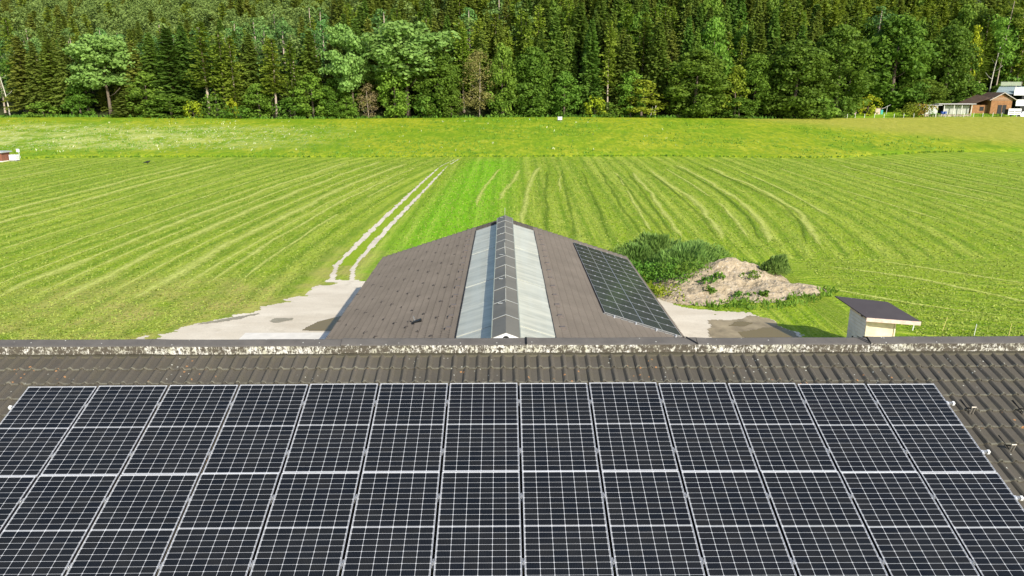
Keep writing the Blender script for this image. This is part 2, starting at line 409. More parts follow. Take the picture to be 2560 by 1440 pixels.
def gravel_mat():
    t = NT('gravel', .9, .15); v = t.co(); a = t.noise(t.map(v, (.4, 1, 1)), .5, 5, .6); b = t.noise(v, 9, 3, .7); c_ = t.noise(v, .9, 4, .6)
    c = t.mix(t.ramp(a, .3, .7), (.52, .45, .345), (.70, .63, .51))
    c = t.mix(t.M('MULTIPLY', t.ramp(b, .5, .75), .4), c, (.33, .30, .26))
    c = t.mix(t.M('MULTIPLY', t.ramp(c_, .58, .75), .4), c, (.36, .31, .22))
    t.col(c); t.bump(b, .4, .03); return t.m
M_GRAVEL = gravel_mat()
YARD = [(-24, 34), (-21.6, 39.2), (-18.8, 43), (-15.8, 45.6), (-14, 49), (-12.9, 52.0), (-12.6, 53.2), (-10.4, 53.0), (-8.5, 52.0), (-7, 50), (0, 50), (8, 50), (10.5, 47.6), (13, 45.6), (16.2, 43.9), (17.0, 42.3), (17.6, 39), (18, 30), (18, 16), (-24, 16)]
patch('gravel_yard', M_GRAVEL, YARD, (-26, 22, 16, 56), .13, .012, 1.2, .9)
def trk(xo): return [(-12.7 + xo, 52.5), (-13.5 + xo, 58), (-13.4 + xo, 64.7), (-13.2 + xo, 77), (-12.8 + xo, 91), (-12.2 + xo, 111), (-11.3 + xo * .8, 134), (-9.4 + xo * .4, 147)]
def track(name, P):
    def keep(a, b):
        x, y = (a[0] + b[0]) / 2, (a[1] + b[1]) / 2
        wd = .17 + .10 * sstep(110, 75, y) - .09 * sstep(112, 135, y) - .10 * sstep(66, 60, y)
        return pdist(x, y, P, False) + (fbm(x * 2.3, y * .9, 4) - .5) * .40 + .45 * max(0, fbm(x * .3 + 9, y * .45, 2) - .60) * 4 < wd
    me = grid_mesh(name, list(np.arange(-15.5, -7.5, .12)), list(np.arange(53, 147, .22)), lambda x, y: ZG + .02, [M_GRAVEL], True, keep)
    return tag(link(name, me), kind='structure')
track('farm_track', trk(0)); track('farm_track', trk(1.45))
M_VERGE = swath_mat('track_verge', (.22, .34, .014), (.32, .38, .03))
me = grid_mesh('track_verge', list(np.arange(-15.5, -7.5, .2)), list(np.arange(58, 147, .3)), lambda x, y: ZG + .008, [M_VERGE], True,
               lambda a, b: pdist((a[0] + b[0]) / 2 - .72, (a[1] + b[1]) / 2, trk(0), False) + (fbm(a[0], a[1] * .4, 3) - .5) < .85)
tag(link('track_verge', me), kind='structure')
M_WETMUD = simple('wet_mud', (.27, .22, .14), .75, .2, 0, .35, 1.2)
M_WATER = NT('puddle_water', .25, .10).col((.17, .125, .045)).m
patch('mud_patch', M_WETMUD, [(12, 40.3), (12.9, 43.2), (15.2, 43.9), (16.6, 43), (17.2, 41), (17.2, 38), (13, 38)], (10, 20, 37, 45), .12, .02, .9, .7)
patch('puddle', M_WATER, [(-12.0, 41.6), (-11.4, 43.4), (-10.2, 44.6), (-8.9, 44.4), (-8.8, 41.6)], (-13, -8, 41, 46), .08, .026, .15, .7)
patch('puddle', M_WATER, [(14.0, 37.5), (13.8, 41.0), (15.6, 41.8), (16.9, 41.2), (16.7, 37.5)], (12, 19, 37, 43), .1, .028, .35, .8)
patch('puddle', M_WATER, [(13.4, 42.2), (14.3, 43.1), (15.4, 42.8), (14.4, 42.1)], (12, 17, 41, 44), .08, .03, .2, .9)
M_DAMP = simple('damp_gravel', (.27, .24, .17), .6, .3, 0, .2, 4)
patch('damp_patch', M_DAMP, [(-14.6, 43.4), (-14.2, 44), (-13.2, 44.1), (-13, 43.6), (-13.8, 43.2)], (-15.5, -12, 42.5, 45), .08, .022, .2, 1.5)
patch('damp_patch', M_DAMP, [(-18.4, 43.0), (-17, 44.2), (-15.6, 45.3), (-15.4, 44.9), (-17, 43.6)], (-19, -14, 42, 46), .1, .024, .3, 1.5)
M_CONC = simple('concrete', (.66, .62, .55), .8, .2, 0, .08, 2)
b = MB().box((-10.6, 36.5, ZG + .045), (9, 9.2, .05)); tag(b.build('concrete_apron', M_CONC), kind='structure')

# ------------------------------------------------------------------ roof tiles
def tile_mat(name, base, moss, lich, spots=True, joint=0.0):
    t = NT(name, .8, .25); v = t.co(); uv = t.co('UV')
    big = t.noise(v, .55, 4); mid = t.noise(v, 3.2, 5, .6); fine = t.noise(v, 26, 4, .7)
    c = t.mix(t.ramp(big, .3, .7), base, tuple(q * 1.35 for q in base))
    c = t.mix(t.M('MULTIPLY', t.ramp(mid, .45, .75), .5), c, moss)
    c = t.mix(t.M('MULTIPLY', t.ramp(fine, .45, .75), .3), c, tuple(q * 1.7 for q in base))
    if spots:
        fr = t.attr('edge')
        c = t.mix(t.M('MULTIPLY', t.M('MULTIPLY', fr, t.ramp(t.noise(v, 7, 4, .7), .38, .60)), .6), c, (.25, .24, .18))
        pt = t.M('MULTIPLY', t.ramp(t.voro(v, 7.5), .17, .10), t.ramp(t.noise(v, 1.9, 3), .54, .62))
        c = t.mix(pt, c, (.42, .21, .085))
        pt = t.M('MULTIPLY', t.ramp(t.voro(t.map(v, (1, 1, 1), (3, 1, 4)), 11), .15, .09), t.ramp(t.noise(v, 1.3, 3), .55, .62))
        c = t.mix(pt, c, lich)
    else:
        sp = t.n('ShaderNodeSeparateXYZ'); t.L(v, sp.inputs[0])
        j_ = t.M('FRACT', t.M('DIVIDE', t.M('SUBTRACT', sp.outputs[1], joint), .2)); j_ = t.M('MINIMUM', j_, t.M('SUBTRACT', 1, j_))
        c = t.mix(t.M('MULTIPLY', t.ramp(j_, .20, .08), .8), c, (.03, .028, .024))
        c = t.mix(t.M('MULTIPLY', t.attr('edge'), .45), c, (.04, .032, .028))
    t.col(c); t.bump(t.M('ADD', mid, fine), .25, .01); return t.m
M_TILE = tile_mat('concrete_tiles', (.070, .062, .050), (.085, .076, .048), (.55, .55, .48))
M_TILE_B = tile_mat('brown_tiles', (.100, .086, .073), (.105, .092, .075), (.4, .38, .34), False, 21.8 - 34 + .05)

TH = R(19.3); CT, ST = math.cos(TH), math.sin(TH)
def tiles(name, mat, x0, x1, period, roll, course, ncourse, org, dirx, dirs, nrm, parent, nper=7, step=.028, attr=True, drop=()):
    """tile field: courses run along dirx, s grows down the slope"""
    xs = []; hs = []
    prof = [(0, 0), (.50, 0), (.58, .45), (.68, .9), (.76, 1.0), (.84, .9), (.94, .45)] if nper == 7 else [(0, 0), (.5, 0), (.72, 1), (.92, .6)]
    x = x0
    while x < x1:
        for a, h in prof: xs.append(x + a * period); hs.append(h * roll)
        x += period
    V = []; F = []; E = []; n = len(xs)
    for c in range(ncourse):
        for f, e in ((0, 0), (.90, 0), (.965, 1), (1.0, 1), (1.0, 0)):
            s_ = (c + f) * course
            for i in range(n):
                wob = .004 * math.sin(i * 1.7 + c * 2.9)
                if f == 1.0 and e == 0: h = 0 + hs[i] * .85
                else: h = step * (.15 + f * .85) + hs[i] * (.85 + .15 * f) + (wob if f > .5 else 0)
                V.append(org + dirx * xs[i] + dirs * (s_ + (wob * 2 if f > .5 else 0)) + nrm * h); E.append(e)
    rows_ = ncourse * 5
    for j in range(rows_ - 1):
        for i in range(n - 1):
            a = j * n + i; F.append((a, a + n, a + n + 1, a + 1))
    me = bpy.data.meshes.new(name); me.from_pydata(V, [], F); me.materials.append(mat)
    at = me.attributes.new('edge', 'FLOAT', 'POINT'); at.data.foreach_set('value', E)
    me.update(); return link(name, me, parent)

XA, SL, NR = Vector((1, 0, 0)), Vector((0, -CT, -ST)), Vector((0, -ST, CT))
P0 = Vector((0, 10.55, -4.40))                          # top edge of the panel field
RT = P0 - NR * .135 - SL * .80                          # upper end of the tile field
house = empty('farm_building', (0, 11.5, ZG), 'big farm building in the foreground under a weathered tiled roof and lichen ridge', 'building')
def hp(o):                                              # parent keeping world coordinates
    o.parent = house; o.location = Vector(o.location) - Vector(house.location); return o
roof = hp(tiles('roof', M_TILE, -13.5, 13.4, .196, .042, .335, 32, RT, XA, SL, NR, None))
M_RENDER = simple('plaster', (.62, .58, .5), .8)
b = MB(); bs = RT + SL * 10.6 - NR * .02
apexY, apexZ = 11.54, -4.06
zb = bs.z - .12
b.add([(-13.3, bs.y, zb), (13.3, bs.y, zb), (13.3, RT.y + .1, RT.z - .08), (-13.3, RT.y + .1, RT.z - .08)], [(0, 1, 2, 3)])
hp(b.build('roof_underlay', simple('roof_board', (.05, .04, .03)), None))
b = MB(); b.prism([(0, 0)], 0, 1) if False else None
far = Vector((0, apexY + 8.6, apexZ - 8.6 * math.tan(TH)))
b.add([(-13.5, RT.y + .2, RT.z - .02), (13.5, RT.y + .2, RT.z - .02), (13.5, far.y, far.z), (-13.5, far.y, far.z)], [(0, 1, 2, 3)])
hp(b.build('rear_roof', M_TILE, None))
b = MB(); e0 = bs.y + .9; e1 = far.y - .7
b.add([(-12.9, e0, ZG), (12.9, e0, ZG), (12.9, e1, ZG), (-12.9, e1, ZG), (-12.9, e0, zb + .2), (12.9, e0, zb + .2), (12.9, e1, far.z + .15), (-12.9, e1, far.z + .15), (-12.9, 11.5, -4.3), (12.9, 11.5, -4.3)],
      [(0, 1, 5, 4), (3, 7, 6, 2), (0, 4, 8, 7, 3), (1, 2, 6, 9, 5)])
hp(b.build('wall', M_RENDER, None))
def lichen_mat():
    t = NT('lichened_ridge', .85, .2); v = t.co(); a = t.noise(v, 16, 5, .75, .8); b_ = t.noise(t.map(v, (1, 1, .3)), 34, 3, .7); big = t.noise(v, .9, 3)
    c = t.mix(t.ramp(a, .35, .65), (.07, .06, .048), (.12, .105, .08))
    f = t.ramp(t.M('ADD', t.M('ADD', t.M('MULTIPLY', a, .75), t.M('MULTIPLY', b_, .45)), t.M('MULTIPLY', big, .35)), .765, .865)
    lc = t.mix(t.ramp(t.noise(v, 5, 3), .4, .65), (.66, .64, .60), (.44, .43, .33))
    t.col(t.mix(f, c, lc)); t.bump(f, .3, .01); return t.m
def ridge_mat():
    t = NT('ridge_top', .75, .25); v = t.co(); a = t.noise(v, 3, 4, .6)
    c = t.mix(t.ramp(a, .3, .7), (.085, .078, .072), (.12, .11, .10))
    t.col(t.mix(t.ramp(t.voro(v, 8), .10, .05), c, (.5, .5, .46))); return t.m
M_LICH, M_RIDGE = lichen_mat(), ridge_mat()
M_BLACK = simple('black_rubber', (.012, .012, .012), .5, .3)
M_FLASH = simple('flashing', (.095, .086, .060), .6, .3, 0, .25, 2)
jx = [-13.6, -11.35, -8.6, -5.77, -2.66, .36, 3.16, 6.0, 8.85, 11.6, 13.7]
for i in range(len(jx) - 1):
    a, c_ = jx[i], jx[i + 1]; b = MB(); dz = .006 * ((i % 3) - 1) + .004 * math.sin(i * 2.1)
    L1 = [(11.385, -4.222), (11.375, -4.088), (11.40, -4.072), (11.54, -4.024), (11.69, -4.072), (11.70, -4.20)]
    n_ = 14
    xs = np.linspace(a + .002, c_ - .004, n_)
    for k in range(n_):
        e = .012 if (k == 0) else 0
        for y, z in L1: b.v.append((xs[k], y - e * .5, z + dz + e + .002 * math.sin(xs[k] * 3)))
    for k in range(n_ - 1):
        for q in range(5):
            s0 = k * 6 + q; b.f.append((s0, s0 + 6, s0 + 7, s0 + 1)); b.m.append(1 if q == 0 else 0)
    rc = b.build('ridge_cap', [M_RIDGE, M_LICH]); hp(rc)
    if i in (5, 6, 7, 8):
        b = MB(); 
        for q in range(5):
            (y0, z0), (y1, z1) = L1[q], L1[q + 1]
            if q in (1, 2, 3, 4):
                u_ = .10 * (q - 1) if i > 5 else 0
                sx = -.02 - (.16 * (1 - min(1, (y0 - 11.375) / .16)) - .16) * (-1 if i > 5 else 0)
                sx2 = -.02 - (.16 * (1 - min(1, (y1 - 11.375) / .16)) - .16) * (-1 if i > 5 else 0)
                b.add([(a + sx, y0 - .004, z0 + .02), (a + sx + .03, y0 - .004, z0 + .02), (a + sx2 + .03, y1, z1 + .02), (a + sx2, y1, z1 + .02)], [(0, 1, 2, 3)])
        st_ = b.build('joint_strap', M_BLACK, rc)
b = MB(); b.box((0, 11.375, -4.255), (27, .10, .025)); b.box((0, 11.335, -4.262), (27, .03, .05)); b.box((0, 11.47, -4.235), (27, .12, .06))
hp(b.build('ridge_flashing', M_FLASH))
# snow hooks right of the panel field
M_ZINC = simple('weathered_zinc', (.30, .27, .23), .5, .4, .3, .25, 8)
def roof_pt(px, py, lift=0):                            # where a sight line meets the near tile plane
    d = ray(px, py); o = RT + NR * lift; t = o.dot(NR) / d.dot(NR); return d * t
for px, py in ((2427, 1034), (2560, 1036), (2526, 1128)):
    p = roof_pt(px, py, .02); b = MB()
    MM = Matrix.Translation(p)
    for sx in (-.022, .022): b.tube([p + XA * sx, p + XA * sx + NR * .13], .013, 5)
    b.tube([p - XA * .034 + NR * .13, p + XA * .034 + NR * .13], .011, 5)
    b.tube([p + NR * .005, p - SL * .30 + NR * .005], .008, 5, 1)  # dark bar up the tiles, put in for the hook's cast shadow
    b.tube([p + NR * .10, p - SL * .10 + NR * .02], .010, 5, 1)
    hp(b.build('snow_hook', [M_ZINC, M_BLACK]))

# ------------------------------------------------------------------ solar panels
def cell_mat(name, lines=True):
    t = NT(name, .1, .20); uv = t.co('UV'); sp = t.n('ShaderNodeSeparateXYZ'); t.L(uv, sp.inputs[0])
    u, v = sp.outputs[0], sp.outputs[1]
    W_, H_ = 1.017, 1.731                               # metres of glass
    us = t.M('MULTIPLY', t.M('SUBTRACT', u, .010), 6 / .98)
    fu = t.M('FRACT', us); du = t.M('MULTIPLY', t.M('MINIMUM', fu, t.M('SUBTRACT', 1, fu)), W_ / 6)
    vh = t.M('FRACT', t.M('MULTIPLY', v, 2)); vs = t.M('MULTIPLY', t.M('SUBTRACT', vh, .012), 10 / .976)
    fv = t.M('FRACT', vs); dv = t.M('MULTIPLY', t.M('MINIMUM', fv, t.M('SUBTRACT', 1, fv)), H_ / 20)
    g = t.n('ShaderNodeObjectInfo').outputs['Random']
    cid = t.n('ShaderNodeCombineXYZ'); t.L(t.M('FLOOR', us), cid.inputs[0]); t.L(t.M('FLOOR', t.M('MULTIPLY', v, 20.0)), cid.inputs[1]); t.L(t.M('MULTIPLY', g, 50), cid.inputs[2])
    wn = t.n('ShaderNodeTexWhiteNoise'); t.L(cid.outputs[0], wn.inputs[0])
    c = t.mix(wn.outputs['Value'], (.0050, .0065, .0095), (.0100, .0105, .0115))
    vm = t.M('MULTIPLY', t.M('ABSOLUTE', t.M('SUBTRACT', v, .5)), H_)
    if lines:
        fb = t.M('FRACT', t.M('MULTIPLY', us, 9)); bb = t.ramp(t.M('ABSOLUTE', t.M('SUBTRACT', fb, .5)), .12, .04)
        c = t.mix(t.M('MULTIPLY', bb, .10), c, (.14, .145, .16))
        ln = t.M('MAXIMUM', t.ramp(du, .0026, .0014), t.ramp(dv, .0022, .0010))
        ln = t.M('MAXIMUM', ln, t.ramp(t.M('ADD', du, dv), 0.0125, .0095))
        ln = t.M('MAXIMUM', ln, t.ramp(vm, .0048, .0036))
        edge = t.M('MAXIMUM', t.ramp(t.M('MINIMUM', u, t.M('SUBTRACT', 1, u)), .0030, .0020), t.ramp(t.M('MINIMUM', v, t.M('SUBTRACT', 1, v)), .0040, .0030))
        c = t.mix(t.M('MAXIMUM', ln, edge), c, (.47, .48, .50))
    else:
        ln = t.M('MAXIMUM', t.ramp(t.M('ADD', du, dv), .006, .004), t.M('MULTIPLY', t.ramp(dv, .007, .003), .18))
        fb = t.M('FRACT', t.M('MULTIPLY', us, 4)); bb = t.ramp(t.M('ABSOLUTE', t.M('SUBTRACT', fb, .5)), .2, .05)
        c = t.mix(.5, c, (.052, .056, .056)); c = t.mix(t.M('MULTIPLY', bb, .25), c, (.14, .15, .15))
        c = t.mix(ln, c, (.45, .46, .46)); c = t.mix(t.M('MULTIPLY', t.ramp(vm, .014, .010), .8), c, (.45, .46, .45))
    du_ = t.noise(t.co(), 1.2, 4, .7); c = t.mix(t.M('MULTIPLY', t.ramp(du_, .45, .8), .02), c, (.4, .38, .33))
    t.col(c); t.put(t.M('ADD', .05, t.M('MULTIPLY', du_, .10)), t.b.inputs['Roughness']); return t.m
M_CELL = cell_mat('solar_cells'); M_CELL_B = cell_mat('solar_cells_dark', False)
M_ALU = simple('aluminium', (.62, .63, .66), .35, .5, .35, .06, 6)
M_ALU_D = simple('dull_aluminium', (.40, .40, .40), .4, .5, .6, .1, 6)
M_BLKFR = simple('dark_frame', (.03, .03, .032), .4, .4, .3)
M_WHITEPL = simple('white_plastic', (.8, .8, .78), .4, .4, 0, .04)
PW, PH = 1.029, 1.747
def panel_meshes(tagn, cell, frame, fw=.010):
    me = bpy.data.meshes.new('glass' + tagn)
    a, b_ = PW / 2 - fw + .001, PH / 2 - fw + .001
    me.from_pydata([(-a, -b_, -.003), (a, -b_, -.003), (a, b_, -.003), (-a, b_, -.003)], [], [(0, 1, 2, 3)])
    uvl = me.uv_layers.new(name='UVMap')
    for i, q in enumerate(((0, 0), (1, 0), (1, 1), (0, 1))): uvl.data[i].uv = q
    me.materials.append(cell); me.update()
    f = MB(); h = .034
    f.box((0, PH / 2 - fw / 2, -h / 2), (PW - 2 * fw, fw, h)); f.box((0, -PH / 2 + fw / 2, -h / 2), (PW - 2 * fw, fw, h))
    for sx in (-1, 1):
        f.box((sx * (PW / 2 - fw / 2), 0, -.002), (fw, PH, .004)); f.box((sx * (PW / 2 - fw / 2), 0, -h / 2 - .002), (fw + .0004, PH + .0004, h - .004), None, 1 if isinstance(frame, list) else 0)
    f.box((0, 0, -h + .003), (PW - 2 * fw, PH - 2 * fw, .004))
    return me, f.mesh('frame' + tagn, frame)
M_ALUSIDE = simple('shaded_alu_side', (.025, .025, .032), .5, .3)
G1, F1 = panel_meshes('', M_CELL, [M_ALU, M_ALUSIDE], .0055)
c = MB(); c.box((-.011, 0, .004), (.009, .06, .004)); c.box((.011, 0, .004), (.009, .06, .004)); c.box((0, 0, -.006), (.013, .06, .01)); c.tube([(0, 0, .006), (0, 0, .016)], .008, 6); c.box((0, .055, -.025), (.022, .04, .01))
CL1 = c.mesh('clamp', M_ALU_D)
c = MB(); c.box((-.004, 0, .004), (.028, .06, .004)); c.box((.008, 0, -.014), (.014, .06, .034)); c.tube([(0, 0, .006), (0, 0, .014)], .008, 6)
CLE = c.mesh('end_clamp', M_ALU)
rotnear = Matrix((XA, -SL, NR)).transposed().to_euler()   # local x right, y up the slope, z out
PP, ROWP, CX = 1.065, 1.766, .214
ordn = ['leftmost', 'second from the left', 'third from the left', 'fourth from the left', 'fifth from the left', 'sixth from the left', 'seventh from either end', 'seventh from the right end minus one,', 'fifth from the right', 'fourth from the right', 'third from the right', 'second from the right', 'rightmost']
ordn[7] = 'sixth from the right'
def bow(k): u_ = (k - 6) / 6.5; return -.062 * u_ * u_ - .016 * u_ * abs(u_)
for r_ in range(2):
    for k in range(13):
        cx = CX + (k - 7 + .5) * PP + .012 * r_ * 0
        s_ = r_ * ROWP + PH / 2 - bow(k) + .004 * math.sin(k * 3 + r_)
        p = P0 + XA * cx + SL * s_ + NR * (.003 * math.sin(k * 1.7 + r_ * 2) + (.012 if r_ else 0))
        o = empty('solar_panel', p, 'silver framed solar panel, %s in the %s row of the near roof' % (ordn[k], 'upper' if r_ == 0 else 'lower'), 'solar panel', 'solar panels on the near roof')
        o.rotation_euler = rotnear; o.rotation_euler.z += .0015 * math.sin(k * 2.3 + r_)
        link('glass', G1, o); link('frame', F1, o)
        for cy in (.455, -.52):
            cl = link('clamp', CL1 if k < 12 else CLE, o, (PW / 2 + (PP - PW) / 2 if k < 12 else PW / 2 + .006, cy, 0))
for s_, nm in ((.43, 'upper rail under the upper panel row'), (1.40, 'lower rail under the upper panel row'), (2.20, 'upper rail under the lower panel row'), (3.17, 'lower rail under the lower panel row')):
    o = empty('mounting_rail', P0 + SL * s_ + NR * -.065, 'grey metal mounting rail with a white end cap, ' + nm, 'rail', 'mounting rails under the near solar panels')
    o.rotation_euler = rotnear
    x0, x1 = CX - 7 * PP - .05, CX + 6 * PP + .10
    b = MB(); b.box(((x0 + x1) / 2, 0, .004), (x1 - x0, .038, .04)); b.build('rail', M_ALU_D, o)
    b = MB(); b.box((x1 + .012, -.006, .012), (.034, .044, .044)); b.tube([(x1 + .012, -.006, .03), (x1 + .012, -.006, .04)], .012, 8); b.build('end_cap', M_WHITEPL, o)
    b = MB(); b.box((x0 - .012, -.006, .012), (.034, .044, .044)); b.build('end_cap', M_WHITEPL, o)

# ------------------------------------------------------------------ barn
BX, BH, BY0, BY1 = .05, 7.85, 21.8, 46.4
BZ, BSL = -8.18, math.atan(.327)
barn = empty('barn', (BX, 34, ZG), 'long barn with brown tiled gable roof, pale skylight strips and a raised ridge vent', 'barn')
def bp(o, par=None):
    o.parent = barn; o.location = Vector(o.location) - Vector(barn.location); return o
cb_, sb_ = math.cos(BSL), math.sin(BSL)
slen = BH / cb_
def slope_frame(side):                                  # side -1 left, +1 right
    return Vector((side * cb_, 0, -sb_)), Vector((side * sb_, 0, cb_))
TILE_TOP = 1.74 / cb_
roofs = {}; M_VERGET = simple('verge_tiles', (.085, .073, .066))
for side in (-1, 1):
    ds, nn = slope_frame(side)
    org = Vector((BX, BY0, BZ)) + ds * (TILE_TOP)
    nc = int((slen - TILE_TOP) / .34) + 1
    o = tiles('roof', M_TILE_B, 0, BY1 - BY0, .20, .05, (slen - TILE_TOP) / nc, nc, org, Vector((0, 1, 0)), ds, nn, None, 4, .045)
    if side == 1: o.data.flip_normals()
    roofs[side] = bp(o)
    # strip of tiles over the far end beyond the skylights
    o2 = tiles('roof_end', M_TILE_B, 45.1 - BY0, BY1 - BY0, .20, .05, TILE_TOP / 5, 5, Vector((BX, BY0, BZ)), Vector((0, 1, 0)), ds, nn, None, 4, .045)
    bp(o2)
    # verge board at the far gable and the eaves board
    b = MB()
    for y in (BY1 + .05, BY0 - .03):
        M = Matrix.Translation((BX, y, BZ)) @ Matrix(((ds.x, 0, nn.x, 0), (0, 1, 0, 0), (ds.z, 0, nn.z, 0), (0, 0, 0, 1)))
        b.box((slen / 2, 0, .0), (slen, .10, .13), M); bp(b.build('verge', M_VERGET, None)); b = MB()
    b = MB(); M = Matrix.Translation((BX, 0, BZ)) @ Matrix(((ds.x, 0, nn.x, 0), (0, 1, 0, 0), (ds.z, 0, nn.z, 0), (0, 0, 0, 1)))
    b.box((slen + .03, (BY0 + BY1) / 2, -.05), (.05, BY1 - BY0, .12), M)
    bp(b.build('gutter', simple('gutter_metal', (.12, .11, .10), .4, .5, .5), None))
t = NT('skylight_sheet', .45, .25); v = t.co()
a_ = t.noise(t.map(v, (.35, 2.2, .35)), 1.0, 4, .65); b_ = t.noise(t.map(v, (2.5, .15, 1)), .8, 3, .6)
cc = t.mix(t.ramp(a_, .3, .75), (.56, .55, .455), (.31, .32, .27)); cc = t.mix(t.M('MULTIPLY', t.ramp(b_, .45, .7), .4), cc, (.50, .53, .48)); t.col(cc)
t.b.inputs['Subsurface Weight'].default_value = 0
M_SKYL = t.m
for side in (-1, 1):
    ds, nn = slope_frame(side); b = MB(); seg = 7; y0 = BY0
    M = Matrix.Translation((BX, 0, BZ)) @ Matrix(((ds.x, 0, nn.x, 0), (0, 1, 0, 0), (ds.z, 0, nn.z, 0), (0, 0, 0, 1)))
    L_ = (45.12 - BY0) / seg
    for i in range(seg):
        b.box(((TILE_TOP + .03) / 2, BY0 + (i + .5) * L_, .045 + .012 * (i % 2)), (TILE_TOP + .03, L_ + .05, .022), M)
        for q in range(1, 3): pass
    sk = bp(b.build('skylight_strip', M_SKYL, None))
    M_BAR = simple('pale_bar', (.48, .50, .47), .4, .4)
    for i in range(seg + 1):
        b = MB(); b.box(((TILE_TOP + .03) / 2, BY0 + i * L_, .074), (TILE_TOP + .02, .02, .004), M); b.build('glazing_bar', M_BAR).parent = sk
    b = MB(); b.box((TILE_TOP + .03, (BY0 + 45.1) / 2, .05), (.03, 45.12 - BY0, .06), M)
    o = b.build('side_trim', simple('dark_trim', (.03, .03, .03))); o.parent = sk
# ridge vent
M_VENT = simple('vent_cap', (.155, .145, .120), .6, .25, 0, .12, .6)
M_VSIDE = simple('vent_side', (.30, .31, .24), .4, .4, 0, .15, 1.5)
VY0, VY1, VA, VE = 22.9, 45.45, -7.78, -7.96
b = MB()
prof = [(-.46, VE), (0, VA), (.46, VE), (.46, VE - .03), (0, VA - .03), (-.46, VE - .03)]
nseg = 12; Ls = (VY1 - VY0) / nseg
for i in range(nseg):
    up = .008 * (i % 2); ys = (VY0 + i * Ls, VY0 + (i + 1) * Ls + .02)
    b.prism([(BX + x, z + up) for x, z in prof], ys[0], ys[1])
vent = bp(b.build('ridge_vent', M_VENT))
b = MB()
for sx in (-1, 1):
    b.prism([(BX + sx * .46, VE - .03), (BX + sx * .53, VE - .42), (BX + sx * .50, VE - .42), (BX + sx * .43, VE - .03)][::sx], VY0 + .1, VY1 - .1)
    b.box((BX + sx * .475, (VY0 + VY1) / 2, VE - .015), (.035, VY1 - VY0, .045))
o = b.build('vent_side', M_VSIDE); o.parent = vent
M_TRIM = simple('light_metal_trim', (.42, .43, .41), .35, .5, .2)
b = MB()
for i in range(1, nseg):
    y = VY0 + i * Ls
    for sx in (-1, 1):
        b.prism([(BX, VA + .016), (BX, VA + .032), (BX + sx * .465, VE + .032), (BX + sx * .465, VE + .016)][::sx], y - .014, y + .014)
o = b.build('joint_cover', M_TRIM); o.parent = vent
b = MB()
b.prism([(BX - .46, VE - .02), (BX, VA - .02), (BX + .46, VE - .02), (BX + .40, VE - .10), (BX + .2, VE - .16), (BX - .2, VE - .16), (BX - .40, VE - .10)], VY0 - .02, VY0 + .02)
o = b.build('end_plate', M_WHITEPL); o.parent = vent
b = MB(); b.prism([(BX + .11 * math.cos(a), VE - .03 + .10 * math.sin(a)) for a in np.linspace(0, 2 * math.pi, 13)[:-1]], VY0 - .035, VY0 - .021)
o = b.build('end_opening', M_BLACK); o.parent = vent
for y in (VY0 + 2 * Ls + .3, VY0 + 4 * Ls + .5, VY0 + 6 * Ls + .6, VY0 + 8 * Ls, VY0 + 11 * Ls + .9):
    pass
for y, dx in ((26.4, 0), (30.0, 0), (34.6, -.03), (39.8, 0), (44.9, 0)):
    b = MB(); b.tube([(BX, y, VA), (BX + dx, y + .02, VA + .55)], .012, 5); b.box((BX - .18, y, VE + .14), (.2, .05, .02), None)
    o = b.build('air_rod', M_TRIM); o.parent = vent
# vent tiles and snow guards
vt = MB(); vt.box((0, 0, .03), (.26, .22, .06)); vt.prism([(-.11, .06), (.05, .12), (.11, .06)], -.08, .08); vtm = vt.mesh('vent_tile', simple('vent_tile', (.15, .125, .11)))
sg = MB(); sg.box((0, 0, .035), (.025, .10, .06)); sg.box((-.07, 0, .03), (.12, .025, .015)); sgm = sg.mesh('snow_guard', simple('guard_metal', (.06, .052, .048), .6))
def place_on(par, me_, nm, side, s_, y):
    ds, nn = slope_frame(side)
    o = bpy.data.objects.new(nm, me_); COL.objects.link(o); o.parent = par
    p = Vector((BX, y, BZ)) + ds * s_ + nn * .035
    Mr = Matrix(((ds.x, 0, nn.x), (0, 1, 0), (ds.z, 0, nn.z)))
    if side < 0: Mr = Matrix(((ds.x, 0, nn.x), (0, -1, 0), (ds.z, 0, nn.z)))
    o.rotation_euler = Mr.to_euler(); o.location = p - Vector(barn.location) - Vector((0, 0, 0)); return o
for side in (-1, 1):
    for i in range(14):
        y = 44.2 - i * 1.48
        place_on(roofs[side], vtm, 'vent_tile', side, TILE_TOP + .42, y).location -= Vector(roofs[side].location)
for r_ in range(9):
    for i in range(9):
        y = 44.6 - i * 2.3 - (r_ % 2) * 1.15
        if y > 23: place_on(roofs[-1], sgm, 'snow_guard', -1, TILE_TOP + 1.1 + r_ * .66, y).location -= Vector(roofs[-1].location)
b = MB(); b.box((0, 0, .05), (.34, .24, .10)); b.box((.1, -.10, .14), (.04, .05, .26), None, 1)
hm = b.mesh('roof_hatch', [M_BLACK, M_ALU_D]); o = place_on(roofs[-1], hm, 'roof_hatch', -1, 3.75, 28.7); o.location -= Vector(roofs[-1].location); 
# barn walls
b = MB(); wz = BZ - .327 * 7.2 - .12
for y in (BY0 + .5, BY1 - .45):
    b.prism([(BX - 7.2, ZG), (BX + 7.2, ZG), (BX + 7.2, wz), (BX, BZ - .12), (BX - 7.2, wz)], y - .1, y + .1)
for sx in (-1, 1): b.box((BX + sx * 7.12, (BY0 + BY1) / 2, (ZG + wz) / 2), (.16, BY1 - BY0 - 1.2, wz - ZG))
bp(b.build('wall', simple('barn_boards', (.22, .16, .10), .8, .2, 0, .25, 3), None))
